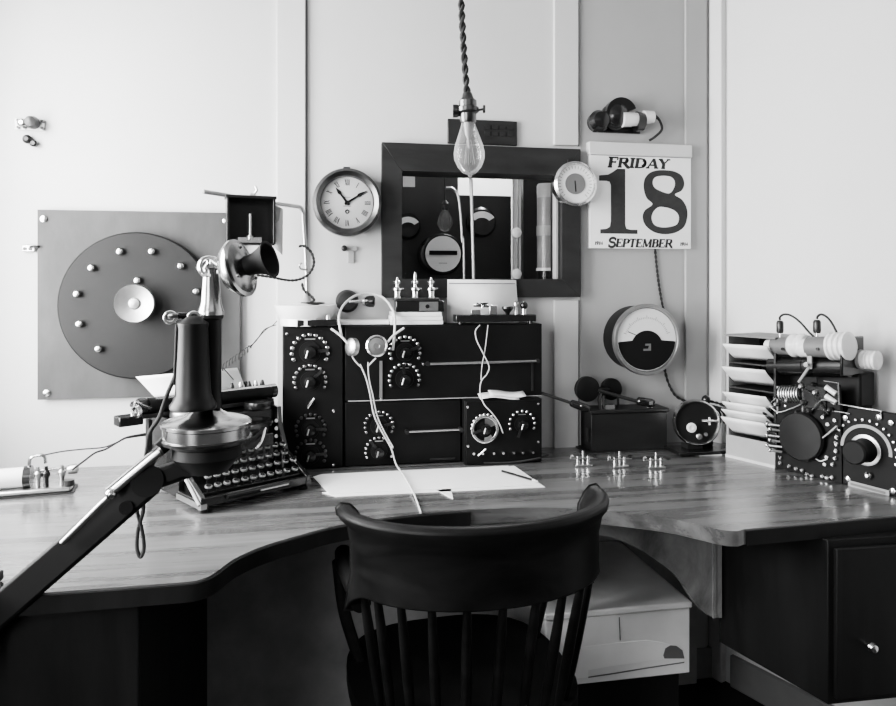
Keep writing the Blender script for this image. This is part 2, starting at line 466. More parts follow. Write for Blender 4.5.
# ================================================================ WALL ITEMS
# ---- big round control on metal plate
Yp = -.022
p0, p1 = W(35, 210, Yp), W(240, 396, Yp)
t = thing('dial_board', 'square grey metal plate with a big dark studded disc, on the wall at far left', 'dial', (W(137, 306, 0).x, 0, W(137, 306, -.04).z))
base = Vector(t.location)
q = [W(35, 210, Yp), W(240, 213, Yp), W(240, 395, Yp), W(38, 400, Yp)]
b = MB().bb(q[3]-base+Vector((-.002, .006, 0)), q[1]-base+Vector((0, .001, 0)))
b.build('backing_plate', 'zinc', t, bevel=.001)
b = MB(); b.bb((-.15, -.016, -.15), (.15, 0, .15)); b.build('wall_block', 'frame', t)
rd = 73.5*mp(137, -.05)
c = W(136.5, 305.5, -.05)-base
MB().lathe([(rd, 0), (rd, .022), (rd-.004, .026)], (c.x, -.026, c.z), OUT, 72).build('disc', 'disc', t)
# dished centre knob
c2 = W(135, 303.5, -.09)-base; k = mp(135, -.09)
MB().lathe([(8*k, 0), (9*k, .03), (17*k, .036), (19.5*k, .045), (18.5*k, .053), (14*k, .050), (6*k, .046), (5*k, .052), (.0001, .054)], (c2.x, -.05, c2.z), OUT, 40).build('centre_knob', 'dullmetal', t)
for px, py in ((91.5, 268), (120, 251.5), (152, 251.5), (181, 266), (196.5, 291.5), (77, 294), (79.5, 324), (98.5, 349), (137.5, 280.5), (184, 346)):
    p = W(px, py, -.06)-base; r = 3.6*mp(px, -.06)
    s_ = MB().lathe([(r, 0), (r, .010), (r*.8, .014), (r*.4, .015)], (p.x, -.052, p.z), OUT, 16).build('stud', 'nickel', t)
for px, py in ((44, 219), (226, 221), (47, 393), (232, 388)):
    p = W(px, py, Yp)-base
    MB().lathe([(.010, 0), (.009, .004), (.003, .006)], (p.x, -.0215, p.z), OUT, 16).build('screw', 'nickel', t)

# ---- wall switch upper left
p = W(32, 125, 0); k = mp(32, 0)
t = thing('wall_switch', 'small nickel switch block high on the bare wall at far left', 'switch', p)
MB().bb((-15*k, -.010, -6*k), (12*k, 0, 6*k)).build('plate', 'porc', t, bevel=.003)
MB().lathe([(6*k, 0), (6.5*k, .012), (5*k, .03), (1*k, .033)], (3*k, -.009, 1*k), OUT, 20).build('cap', 'darkmetal', t)
MB().lathe([(4*k, 0), (4*k, .02), (2*k, .025)], (-6*k, -.009, 0), OUT, 16).build('post', 'nickel', t)
b = MB()
for x in (-13, -6, 14, 15):
    for z in (-4, 3): b.lathe([(1.3*k, 0), (1.3*k, .012)], (x*k*.8, -.008, z*k), OUT, 10)
b.build('screw', 'darkmetal', t)
MB().lathe([(4*k, 0), (4.5*k, .012), (2*k, .02)], (-3*k, 0, -15*k), OUT, 16).build('lower_cap', 'darkmetal', t)
MB().lathe([(3*k, 0), (3.5*k, .016), (2*k, .02)], (3*k, 0, -19*k), OUT, 16).build('lower_cap', 'black', t)
# small bracket at left of plate
p = W(32, 248, 0); k = mp(32, 0)
t = thing('wall_hook', 'tiny metal bracket on the wall just left of the square plate', 'hook', p)
MB().bb((-8*k, -.012, -4*k), (4*k, 0, 3*k)).build('plate', 'dullmetal', t, bevel=.002)
MB().cyl((0, -.012, 1*k), (10*k, -.03, 1*k), .003).build('pin', 'darkmetal', t)
b = MB()
for x in (-5, 0): b.lathe([(1.6*k, 0), (1.6*k, .003)], (x*k, -.0115, -1*k), OUT, 10)
b.build('screw', 'black', t)

# ---- clock
Yc = -.07
p = W(347.5, 202, Yc); k = mp(347, Yc)
t = thing('wall_clock', 'round wall clock with a dark metal rim and white Roman dial', 'clock', (p.x, 0, p.z))
MB().lathe([(33*k, 0), (33.5*k, .045), (34.5*k, .05), (34*k, .068), (31*k, .077), (27*k, .070), (26*k, .058), (26*k, .05)], (0, 0, 0), OUT, 56).build('case', 'brass', t)
MB().lathe([(26.5*k, 0), (26.5*k, .002)], (0, -.050, 0), OUT, 48).build('dial', 'dial', t)
rom = {1: 'I', 2: 'II', 3: 'III', 4: 'IIII', 5: 'V', 6: 'VI', 7: 'VII', 8: 'VIII', 9: 'IX', 10: 'X', 11: 'XI', 12: 'XII'}
def ribbon(mb, pts, w, mtx, z=0.):
    """flat stroke; w may be a number or list of widths"""
    pts = [Vector((p_[0], p_[1], 0)) for p_ in pts]; n = len(pts)
    L, Rr = [], []
    for i in range(n):
        d = (pts[min(i+1, n-1)]-pts[max(i-1, 0)]).normalized(); nn = Vector((-d.y, d.x, 0))
        ww = (w[i] if isinstance(w, (list, tuple)) else w)/2
        L.append(pts[i]+nn*ww+Vector((0, 0, z))); Rr.append(pts[i]-nn*ww+Vector((0, 0, z)))
    mb.add([mtx @ v for v in L+Rr], [(i, n+i, n+i+1, i+1) for i in range(n-1)])
b = MB()
for h, s_ in rom.items():
    a = R(90-30*h); wid = {'I': 1.3, 'V': 2.6, 'X': 2.6}
    tot = sum(wid[ch] for ch in s_); x = -tot/2
    mm = wallm((0, -.0525, 0)) @ Matrix.Rotation(a-R(90), 4, 'Z') @ Matrix.Translation((0, 20.5*k, 0))
    hh = 3.0*k
    for ch in s_:
        xc = (x+wid[ch]/2)*k; x += wid[ch]
        if ch == 'I': ribbon(b, [(xc, -hh), (xc, hh)], .75*k, mm)
        if ch == 'V': ribbon(b, [(xc-.9*k, hh), (xc, -hh)], .8*k, mm); ribbon(b, [(xc, -hh), (xc+.9*k, hh)], .4*k, mm)
        if ch == 'X': ribbon(b, [(xc-.9*k, hh), (xc+.9*k, -hh)], .8*k, mm); ribbon(b, [(xc-.9*k, -hh), (xc+.9*k, hh)], .4*k, mm)
b.build('numerals', 'ink', t, smooth=False)
def hand(ang, L, nm):
    mm = wallm((0, -.0545, 0)) @ Matrix.Rotation(-R(ang), 4, 'Z')
    poly = [(-1.4*k, -3*k), (1.4*k, -3*k), (.9*k, L*.55), (2.0*k, L*.66), (0, L), (-2.0*k, L*.66), (-.9*k, L*.55)]
    return MB().prism(poly, .001, mm).build(nm, 'black', t)
hand(-38, 19*k, 'hour_hand'); hand(57, 22*k, 'minute_hand')
MB().lathe([(2.4*k, 0), (2.0*k, .004)], (0, -.0545, 0), OUT, 16).build('hub', 'black', t)
b = MB(); b._ring((0, -.0523, -9*k), OUT, 2.2*k, 1.0*k, .001, 16); b.build('winding_hole', 'black', t)
b = MB()
for z_, w_ in ((5.5, 7), (-3.5, 8)): ribbon(b, [(-w_*k/2, z_*k), (w_*k/2, z_*k)], .5*k, wallm((0, -.0524, 0)))
b.build('marking', 'grey', t)
MB().lathe([(26.8*k, 0), (20*k, .006), (.0001, .009)], (0, -.0585, 0), OUT, 40).build('glass', 'glass', t)
MB().bb((-.01, -.02, 33*k), (.01, 0, 38*k)).build('hanger', 'brass', t)

p = W(349, 248, 0); k = mp(349, 0)
t = thing('small_bracket', 'small pale metal latch on the wall directly below the clock', 'bracket', p)
b = MB(); b.bb((-6*k, -.008, -3*k), (8*k, .001, 1.5*k)); b.bb((-1*k, -.006, -15*k), (5*k, .001, -3*k)); b.build('plate', 'midgrey', t, bevel=.001)
MB().lathe([(3*k, 0), (3*k, .012), (1*k, .016)], (-5*k, -.006, -.5*k), OUT, 14).build('knob', 'darkmetal', t)

# ---- round gauge on window frame
Yg = -.075
p = W(576, 183.5, Yg); k = mp(576, Yg)
t = thing('round_gauge', 'round nickel gauge with white ring face, on the window frame beside the calendar', 'gauge', (p.x, -.031, p.z))
MB().lathe([(21*k, 0), (21*k, .03), (22.5*k, .034), (22.5*k, .042), (20*k, .048), (19*k, .043), (19*k, .036)], (0, 0, 0), OUT, 44).build('case', 'nickel', t)
MB().lathe([(19.5*k, 0), (19.5*k, .001)], (0, -.036, 0), OUT, 40).build('face_ring', 'dial', t)
MB().lathe([(10.5*k, 0), (10.5*k, .002)], (0, -.037, 0), OUT, 32).build('centre_dial', 'grey', t)
mm = wallm((0, -.0395, 0))
b = MB(); ribbon(b, [(.5*k, -8*k), (-.5*k, 3*k)], 1*k, mm); b.build('pointer', 'black', t)
b = MB()
for i in range(25):
    a = R(225-270*i/24); ribbon(b, [(math.cos(a)*15*k, math.sin(a)*15*k), (math.cos(a)*18*k, math.sin(a)*18*k)], .5*k, wallm((0, -.0375, 0)))
b.build('scale_mark', 'grey', t)
b = MB(); b.bb((-4*k, -.01, 20*k), (3*k, 0, 26*k)); b.build('hanger', 'darkmetal', t)

# ---- calendar
Yk = -.024
p0, p1 = W(590, 154, Yk), W(691, 249, Yk)
lt = W(588.5, 141.5, Yk)
t = thing('wall_calendar', 'tear-off wall calendar reading FRIDAY 18 SEPTEMBER', 'calendar', (p0.x, 0, p1.z))
base = Vector(t.location)
k = (p1.x-p0.x)/620.   # crop units (675 px crop, sheet from x=28 to 630)
hh = p0.z-p1.z; kz = hh/(669-86)
MB().bb((0, -.024, 0), (p1.x-p0.x, -.001, hh)).build('pad', 'paper', t, bevel=.001)
MB().bb((0, -.001, -.0), (p1.x-p0.x, 0, hh)).build('backing_card', 'card', t)
MB().bb((.002, -.0245, hh-.003), (p1.x-p0.x-.002, -.022, hh-.0005)).build('staple_shadow_line', 'grey', t)  # grey strip: staple line with the header's shadow painted in
MB().bb((-.004, -.029, hh-.001), (p1.x-p0.x+.002, 0, hh+(lt.z-p0.z))).build('header_bar', 'card', t, bevel=.002)
mm = wallm((0, -.0242, 0))
def cp(x, y): return ((x-31)*k, (669-y)*kz)
b = MB()
one = [(85,217),(140,210),(165,195),(195,172),(243,172),(243,520),(250,545),(275,552),(318,552),(318,578),(92,578),(92,552),(130,548),(150,535),(156,500),(156,275),(148,255),(130,250),(85,250)]
b.prism([cp(*q_) for q_ in one], .0003, mm)
def closed(pts, kk=6):
    n = len(pts); P = [Vector((x, y)) for x, y in pts]; out = []
    for i in range(n):
        a0, a1, a2, a3 = P[i-1], P[i], P[(i+1) % n], P[(i+2) % n]
        for j in range(kk):
            t_ = j/kk
            out.append(.5*((2*a1)+(a2-a0)*t_+(2*a0-5*a1+4*a2-a3)*t_*t_+(3*a1-a0-3*a2+a3)*t_**3))
    return out
outer = [(482,172),(545,178),(592,205),(608,255),(592,298),(549,325),(595,357),(624,410),(627,470),(605,530),(550,567),(480,577),(415,562),(365,520),(350,470),(364,428),(410,389),(375,352),(357,295),(361,235),(390,195),(430,177)]
h1 = [(480,208),(525,214),(548,240),(545,280),(514,318),(455,303),(420,280),(412,245),(430,217)]
h2 = [(455,405),(520,414),(560,437),(575,472),(560,515),(500,533),(445,530),(415,510),(405,470),(420,430)]
b.prism([cp(*q_) for q_ in closed(outer)], .0003, mm, [[cp(*q_) for q_ in closed(h1)], [cp(*q_) for q_ in closed(h2)]])
b.build('date_numeral', 'ink', t, smooth=False)
# serif letters as strokes in a unit box (width, strokes[(points, width)])
def arc(cx, cy, rx, ry, a0, a1, n=10):
    return [(cx+rx*math.cos(R(a0+(a1-a0)*i/n)), cy+ry*math.sin(R(a0+(a1-a0)*i/n))) for i in range(n+1)]
T, N = .17, .075
def ser(x, y, w=.28): return ([(x-w/2, y), (x+w/2, y)], N)
GL = {
 'F': (.62, [([(.15, 0), (.15, 1)], T), ([(-.02, .96), (.58, .96)], N), ([(.57, .98), (.55, .72)], N), ([(.15, .52), (.44, .52)], N), ([(.44, .62), (.44, .42)], N), ser(.15, .04)]),
 'R': (.78, [([(.15, 0), (.15, 1)], T), ser(.15, .04), ([(.02, .96), (.4, .96)]+arc(.38, .74, .22, .22, 80, -90)+[(.15, .52)], N), (arc(.38, .74, .2, .2, 60, -60), T), ([(.38, .52), (.7, .02), (.8, .04)], T)]),
 'I': (.36, [([(.17, 0), (.17, 1)], T), ser(.17, .04, .34), ser(.17, .96, .34)]),
 'D': (.80, [([(.15, 0), (.15, 1)], T), ([(.02, .96), (.35, .96)]+arc(.35, .5, .36, .46, 88, -88)+[(.02, .04)], N), (arc(.33, .5, .35, .42, 60, -60), T)]),
 'A': (.80, [([(.1, .02), (.42, 1)], N), ([(.42, 1), (.68, .02)], T), ([(.2, .33), (.58, .33)], N), ser(.1, .04, .24), ser(.68, .04, .3)]),
 'Y': (.74, [([(.1, .98), (.36, .48)], T), ([(.36, .48), (.64, .98)], N), ([(.36, .5), (.36, 0)], T), ser(.36, .04), ser(.1, .96, .28), ser(.64, .96, .24)]),
 'S': (.62, [(arc(.3, .74, .24, .22, 20, 270, 12)+arc(.3, .28, .24, .24, 90, -160, 12), .14), ([(.53, .95), (.53, .68)], N), ([(.05, .05), (.05, .34)], N)]),
 'E': (.66, [([(.15, 0), (.15, 1)], T), ([(.02, .96), (.58, .96), (.58, .72)], N), ([(.15, .52), (.42, .52)], N), ([(.42, .64), (.42, .4)], N), ([(.02, .04), (.6, .04), (.62, .3)], N)]),
 'P': (.66, [([(.15, 0), (.15, 1)], T), ser(.15, .04), ([(.02, .96), (.35, .96)]+arc(.36, .72, .22, .24, 80, -90)+[(.15, .48)], N), (arc(.37, .72, .2, .2, 60, -60), T)]),
 'T': (.66, [([(.32, 0), (.32, 1)], T), ser(.32, .04), ([(.03, .74), (.05, .96), (.6, .96), (.62, .74)], N)]),
 'M': (.96, [([(.13, 0), (.13, 1)], N), ([(.13, 1), (.47, .05)], T), ([(.47, .05), (.78, 1)], N), ([(.80, 0), (.80, 1)], T), ser(.13, .04, .24), ser(.80, .04)]),
 'B': (.68, [([(.15, 0), (.15, 1)], T), ([(.02, .96), (.36, .96)]+arc(.36, .75, .18, .21, 80, -90)+[(.15, .54)], N), ([(.36, .54)]+arc(.38, .29, .22, .25, 85, -90)+[(.02, .04)], N), (arc(.37, .75, .16, .17, 60, -60), T), (arc(.38, .29, .2, .2, 60, -60), T)]),
 '1': (.5, [([(.1, .8), (.28, .98), (.28, 0)], .2), ser(.28, .05, .4)]),
 '9': (.6, [(arc(.28, .7, .2, .26, 0, 360, 14), .17), ([(.48, .7), (.4, .2), (.15, .04)], .17)]),
 '4': (.6, [([(.4, 0), (.4, 1), (.05, .3), (.6, .3)], .17)]),
}
def word(mb, txt, x0, y0, width, h, slant, mtx, first=1.0):
    adv = [GL[ch][0]*(first if i == 0 else 1) for i, ch in enumerate(txt)]
    sx = width/sum(adv); x = x0
    for i, ch in enumerate(txt):
        f_ = first if i == 0 else 1
        for pts, w in GL[ch][1]:
            P = [(x+q_[0]*sx*f_+q_[1]*h*f_*slant, y0+q_[1]*h*f_-(f_-1)*h*.3) for q_ in pts]
            ribbon(mb, P, w*(sx*.6+h*.4)*f_*1.5, mtx)
        x += adv[i]*sx
mm2 = wallm((0, -.0243, 0))
b = MB(); x0, y0 = cp(135, 163); word(b, 'FRIDAY', x0, y0, 375*k, 60*kz, .18, mm2, 1.08); b.build('weekday_lettering', 'ink', t, smooth=False)
b = MB(); x0, y0 = cp(138, 661); word(b, 'SEPTEMBER', x0, y0, 395*k, 52*kz, .18, mm2, 1.2); b.build('month_lettering', 'ink', t, smooth=False)
b = MB()
for xx in (57, 580):
    x0, y0 = cp(xx, 648); word(b, '1914', x0, y0, 50*k, 20*kz, .15, mm2)
b.build('year_lettering', 'ink', t, smooth=False)

# ---- fixture above the calendar
k = mp(620, -.04); p = W(620, 122, 0)
t = thing('wall_socket_fixture', 'dark round switch and white porcelain plug on the wall above the calendar', 'socket', p)
def lx(px, py, y=0.): return ((px-620)*k, y, (122-py)*k)
MB().lathe([(10*k, 0), (10*k, .02), (11*k, .03), (8*k, .05), (3*k, .055)], lx(594, 124), OUT, 24).build('end_cap', 'black', t)
MB().lathe([(14*k, 0), (14*k, .03), (10*k, .05), (2*k, .06)], lx(612, 118), OUT, 28).build('switch_body', 'black', t)
b = MB(); poly = [(16*k*math.cos(R(a)), 16*k*math.sin(R(a))) for a in range(20, 201, 10)]
b.prism(poly, .03, wallm(Vector(lx(615, 117))+Vector((0, -.02, 0)))); b.build('hood', 'black', t)
MB().cyl(lx(616, 123, -.045), lx(634, 122, -.045), 7.5*k, 6.5*k).build('insulator', 'porc', t)
MB().bb(Vector(lx(621, 121, -.058)), Vector(lx(630, 118, -.062))).build('clip', 'black', t)
MB().cyl(lx(631, 124, -.04), lx(639, 124, -.04), 10*k, 9*k).build('collar', 'black', t)
MB().cyl(lx(639, 120, -.045), lx(649, 119, -.045), 7*k, 6*k).build('plug', 'porc', t)
MB().cyl(lx(649, 119, -.045), lx(652, 120, -.045), 3*k).build('plug_tip', 'black', t)
MB().bb(lx(590, 134, 0), lx(640, 128, -.012)).build('base', 'black', t)
MB().tube([lx(651, 117, -.045), lx(657, 122, -.04), lx(661, 130, -.03), lx(655, 137, -.022), lx(649, 141, -.02)], .004).build('cord', 'cordd', t)

# ---- ammeter
pB = W(633, 340, 0); pF = W(646.5, 339.5, -.105); k = mp(640, -.08)
t = thing('panel_ammeter', 'large round black wall meter with white half scale, above the wooden box', 'meter', (pF.x, 0, pF.z))
MB().lathe([(31*k, 0), (32.5*k, .01), (33*k, .085), (34.5*k, .09), (35*k, .098), (33*k, .103)], (0, 0, 0), OUT, 56).build('case', 'blackmat', t)
b = MB(); b._ring((0, -.098, 0), OUT, 35.3*k, 31.5*k, .016, 56); b.build('bezel', 'dullmetal', t)
MB().lathe([(31*k, 0), (31*k, .001)], (0, -.106, 0), OUT, 48).build('dial', 'dial', t)
mm = wallm((0, -.1076, 0))
poly = [(-29*k, -2*k)]+[(17*k*math.cos(R(a)), -8*k+17*k*math.sin(R(a))) for a in range(155, 24, -10)]+[(29*k, -2*k)]+[(30.3*k*math.cos(R(a)), 30.3*k*math.sin(R(a))) for a in range(-5, -176, -10)]
MB().prism(poly, .001, mm).build('lower_mask', 'blackmat', t)
MB().prism([(-4*k, -11*k), (4*k, -11*k), (4*k, -4*k), (-2*k, -4*k), (-2*k, -6*k), (2*k, -6*k), (1*k, -9*k), (-4*k, -9*k)], .001, wallm((0, -.109, 0))).build('emblem', 'dullmetal', t)
b = MB()
for i in range(31):
    a = R(160-140*i/30); r0 = 22.5*k; r1 = (26 if i % 5 == 0 else 24.3)*k
    ribbon(b, [(math.cos(a)*r0, -2*k+math.sin(a)*r0), (math.cos(a)*r1, -2*k+math.sin(a)*r1)], .45*k, wallm((0, -.1074, 0)))
b.build('scale_mark', 'grey', t)
b = MB(); ribbon(b, [(0, 0), (-20*k, 8*k)], .7*k, wallm((0, -.1078, 0))); b.build('needle', 'black', t)
pts = [W(655, 249, -.006), W(657, 270, -.006), W(660, 292, -.006), W(664, 313, -.010)]
o = MB().twist(pts, .0022, .03).build('meter_cord', 'cordd', base=pts[0]); tag(o, 'dark twisted cord running down the wall from the calendar to the round meter', 'cord')
pts = [W(664, 366, -.012), W(668, 382, -.012), W(676, 396, -.012), W(690, 402, -.03), W(706, 401, -.06), W(718, 403, -.10), W(724, 406, -.12)]
o = MB().twist(pts, .0024, .035).build('meter_cord', 'cordd', base=pts[0]); tag(o, 'dark cord hanging below the round meter toward the paper rack', 'cord')

# ================================================================ DESK
t = thing('desk', 'long dark wooden desk with a curved cut-out for the chair', 'desk', (0.3, -.4, 0))
base = Vector(t.location)
edge = [(33,593.5),(120,587),(185,582),(200,579.5),(214,573.5),(234,559),(262,546.5),(300,535),(340,525),(400,516),(470,510),(540,507.5),(596,510),(635,514),(672,519),(702,525.5),(721,529.8),(732,531)]
E = [G(*q_) for q_ in edge]
fx = E[0]+(E[0]-E[1]).normalized()*1.0
fx = Vector((XL, E[0].y+(E[0].y-E[2].y)/(E[0].x-E[2].x)*(XL-E[0].x), DESK))
rc = G(744, 529.2); rr_ = G(896, 515.6)
slope = (rr_.y-rc.y)/(rr_.x-rc.x)
xr = 1.62
rr2 = Vector((xr, rc.y+slope*(xr-rc.x), DESK))
sw = RW(0.005, .003, 0)
poly = [Vector((XL+.002, -.002, 0)), fx+Vector((.002, 0, 0))]+spline(E, 4)+[G(738, 531), rc, rr2]
# follow the splayed wall back to the corner
sv = (rr2.y)/(wd.y); poly[-1] = RW(sv-.002, .004, 0); poly.append(RW(.02, .004, 0)); poly.append(Vector((1.27, -.002, 0)))
pl = [(v.x-base.x, v.y-base.y) for v in poly]
b = MB().prism(pl, .032, Matrix.Translation((0, 0, DESK-.032)))
b.build('desktop', 'desk', t, bevel=.005)
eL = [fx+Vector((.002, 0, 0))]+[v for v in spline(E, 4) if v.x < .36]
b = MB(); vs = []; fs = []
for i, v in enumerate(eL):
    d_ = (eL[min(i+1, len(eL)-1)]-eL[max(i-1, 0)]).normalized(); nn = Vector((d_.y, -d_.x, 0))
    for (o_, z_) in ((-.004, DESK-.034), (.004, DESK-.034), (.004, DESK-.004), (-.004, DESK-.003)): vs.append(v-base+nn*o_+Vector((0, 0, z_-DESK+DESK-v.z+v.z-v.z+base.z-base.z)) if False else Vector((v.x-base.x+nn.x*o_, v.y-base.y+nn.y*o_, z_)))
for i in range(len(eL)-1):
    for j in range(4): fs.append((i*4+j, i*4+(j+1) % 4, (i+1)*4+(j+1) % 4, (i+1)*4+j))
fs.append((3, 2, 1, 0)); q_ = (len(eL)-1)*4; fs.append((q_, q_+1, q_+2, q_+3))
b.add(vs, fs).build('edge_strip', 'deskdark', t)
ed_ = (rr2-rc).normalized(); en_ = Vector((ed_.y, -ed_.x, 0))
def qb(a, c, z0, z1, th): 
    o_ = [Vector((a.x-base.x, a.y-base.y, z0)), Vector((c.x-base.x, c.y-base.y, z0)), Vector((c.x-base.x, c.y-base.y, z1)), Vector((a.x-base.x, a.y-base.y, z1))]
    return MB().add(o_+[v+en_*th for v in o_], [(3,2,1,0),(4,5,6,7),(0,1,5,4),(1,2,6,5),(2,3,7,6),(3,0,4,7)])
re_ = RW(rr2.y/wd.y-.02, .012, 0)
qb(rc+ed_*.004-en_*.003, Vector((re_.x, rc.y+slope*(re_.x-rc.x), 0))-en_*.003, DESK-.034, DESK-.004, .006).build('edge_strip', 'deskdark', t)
# left pedestal front
pr = G(236, 600, .70); yf = fx.y+.035
def dl(x, y, z): return Vector((x-base.x, y-base.y, z))
pL = -.30
b = MB()
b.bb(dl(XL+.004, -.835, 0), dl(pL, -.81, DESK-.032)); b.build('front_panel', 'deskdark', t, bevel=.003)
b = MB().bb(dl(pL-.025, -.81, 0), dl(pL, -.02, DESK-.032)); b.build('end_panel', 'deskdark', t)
MB().bb(dl(pL, -.035, 0), dl(1.20, -.004, DESK-.034)).build('shade_panel', 'undershade', t)  # added grey sheet; the shade under the desk is put into its colour
# right bracket under the edge
Yb = -.533
pts = [(597, 500), (722, 500), (722, 618), (712, 617), (704, 613), (696, 604), (689, 594), (684, 585), (676, 575.6), (666, 567), (654, 559), (640, 549.5), (624, 542), (610, 537), (596, 534)]
poly = []
for px, py in pts:
    v = W(px, py, Yb); poly.append((v.x-base.x, min(v.z, DESK-.033)))
b = MB().prism(poly, .022, wallm((0, Yb-base.y+.022, 0))); b.build('curved_bracket', 'gusset', t, bevel=.002)
v = W(719.5, 560, Yb-.024); MB().bb(dl(v.x-.005, Yb-.004, W(720, 617, Yb).z), dl(v.x+.004, Yb, DESK-.033)).build('bracket_edge', 'gusset', t)
# right drawer unit
cl = W(722, 620, Yb); cf = W(828, 692, -.80)
cz0, cz1 = .385, DESK-.033
sd = Vector((cf.x-cl.x, cf.y-cl.y, 0)).normalized()
pa = Vector((cl.x+.004, Yb+.02, 0)); pb = Vector((cf.x, cf.y, 0))
pc = RW(.87, .006, 0); pd = RW(.55, .006, 0)
poly = [(v.x-base.x, v.y-base.y) for v in (pa, pb, pc, pd)]
b = MB().prism(poly, cz1-cz0, Matrix.Translation((0, 0, cz0))); dcase = b.build('drawer_case', 'deskdark', t, bevel=.002)
fd = (pc-pb).normalized(); fn = Vector((fd.y, -fd.x, 0)); 
if fn.y > 0: fn = -fn
def quadbox(a, c, z0, z1, th, nrm):
    o = [Vector((a.x, a.y, z0)), Vector((c.x, c.y, z0)), Vector((c.x, c.y, z1)), Vector((a.x, a.y, z1))]
    return MB().add(o+[v+nrm*th for v in o], [(3,2,1,0),(4,5,6,7),(0,1,5,4),(1,2,6,5),(2,3,7,6),(3,0,4,7)])
for i in range(1):
    z0 = cz0+.015; a = pb+fd*.012; c = pc-fd*.012
    dr = quadbox(a-base*1+Vector((0, 0, 0)), c-base, z0, z0+.318, .012, fn).build('drawer', 'deskdark', t, bevel=.002)
    kk = (a-base)+fd*.068+fn*.012
    MB().lathe([(.006, 0), (.006, .012), (.011, .018), (.008, .026), (.0005, .028)], Vector((kk.x, kk.y, z0+.115)), fn, 16).build('knob', 'nickel', dr)

# ---- chest under the desk
Yh = -.486
cr = W(690, 601, Yh); cb = W(690, 673, Yh)
x0 = .548; x1 = cr.x; zt = cr.z; zb = cb.z
t = thing('storage_chest', 'pale grey chest with a torn label, under the desk behind the chair', 'chest', ((x0+x1)/2, Yh, 0))
hw = (x1-x0)/2
MB().bb((-hw, 0, zb), (hw, -Yh-.05, zt-.018)).build('body', 'chest', t, bevel=.003)
MB().bb((-hw-.004, -.006, zt-.016), (hw+.004, -Yh-.05, zt)).build('lid', 'chest', t, bevel=.004)
MB().bb((-hw+.02, .02, 0), (hw-.02, -Yh-.06, zb)).build('plinth', 'deskdark', t)
def ch(px, py): v = W(px, py, Yh); return (v.x-(x0+x1)/2, v.z)
lab = [(560, 651), (588, 646), (620, 642.5), (646, 640), (660, 642), (672, 645), (680, 650), (684, 656), (684, 659), (650, 660), (640, 662), (610, 666), (588, 670), (588, 677), (560, 680)]
MB().prism([ch(*q_) for q_ in lab], .001, wallm((0, -.0002, 0))).build('torn_label', 'paper', t)
holep = [(663, 655), (665, 648), (670, 645), (676, 645.5), (682, 650), (684, 658), (664, 658)]
MB().prism([ch(*q_) for q_ in holep], .001, wallm((0, -.0014, 0))).build('dark_patch', 'grey', t)
b = MB(); ribbon(b, [ch(588, 677), ch(615, 673), ch(645, 668), ch(684, 662)], .003, wallm((0, -.0015, 0))); ribbon(b, [ch(619, 617), ch(620, 640)], .0025, wallm((0, -.0015, 0)))
b.build('crack', 'grey', t)

# ================================================================ CHAIR
cxc, cyc = .313, -.775
t = thing('desk_chair', 'dark wooden barrel-back armchair drawn up to the desk, seen from behind', 'chair', (cxc, cyc, 0), R(4))
NA = 40; hwid, sag = .234, .16
prof = [(-.012, .718), (-.016, .74), (-.014, .80), (-.010, .835), (-.004, .855), (.008, .866), (.024, .868), (.032, .860), (.030, .848), (.020, .835), (.013, .80), (.012, .74), (.012, .718)]
vs, fs = [], []
for i in range(NA+1):
    th = R(-96+192*i/NA); cs, sn = math.cos(th), math.sin(th)
    p = Vector((hwid*sn, -sag*cs, 0)); nrm = Vector((sn*sag, -cs*hwid, 0)).normalized()
    e_ = max(0, abs(i/NA*2-1)-.72)/.28
    for (o_, z) in prof:
        zz = z; oo = o_
        if z < .73: zz = z-.05*e_**1.5; oo = o_+.012*e_
        if z > .84: zz = z+.002*e_; oo = o_+.008*e_
        zz -= .010
        vs.append(p+nrm*oo+Vector((0, 0, zz+.004*math.cos(th))))
m_ = len(prof)
for i in range(NA):
    for j in range(m_):
        j2 = (j+1) % m_; fs.append((i*m_+j, i*m_+j2, (i+1)*m_+j2, (i+1)*m_+j))
fs.append(tuple(range(m_))); fs.append(tuple(NA*m_+j for j in range(m_-1, -1, -1)))
MB().add(vs, fs).build('back_rail', 'chair', t, bevel=.003)
SE = .455
for i in range(11):
    th = R(-80+160*i/10)
    top = Vector((hwid*math.sin(th), -sag*math.cos(th), .725)); bot = Vector((.19*math.sin(th), -.135*math.cos(th)+.03, SE-.01))
    mid = top.lerp(bot, .5)
    MB().tube([top, mid, bot], lambda s_: .0065+.0035*math.sin(math.pi*s_), 10).build('spindle', 'chair', t)
seat = [Vector((.235*math.copysign(abs(math.cos(a))**.7, math.cos(a)), .14+.235*math.copysign(abs(math.sin(a))**.7, math.sin(a)), 0)) for a in [2*math.pi*i/40 for i in range(40)]]
MB().prism([(v.x, v.y) for v in seat], .035, Matrix.Translation((0, 0, SE-.035))).build('seat', 'chair', t, bevel=.012)
for sx in (-1, 1):
    MB().tube([(sx*.228, .00, .675), (sx*.234, .08, .68), (sx*.24, .18, .68), (sx*.235, .25, .68)], lambda s_: .019, 12).build('arm', 'chair', t)
    MB().tube([(sx*.25, .22, .675), (sx*.235, .23, .56), (sx*.20, .22, SE-.01)], .013, 10).build('arm_post', 'chair', t)
    for sy_ in (0, 1):
        MB().tube([(sx*.15, .04+sy_*.24, SE-.03), (sx*.19, -.01+sy_*.32, .2), (sx*.215, -.05+sy_*.38, 0)], lambda s_: .017+.006*math.sin(math.pi*s_)-.004*s_, 12).build('leg', 'chair', t)
    MB().tube([(sx*.188, .0, .21), (sx*.195, .30, .21)], .011, 10).build('stretcher', 'chair', t)
MB().cyl((-.19, .15, .21), (.19, .15, .21), .011).build('stretcher', 'chair', t)

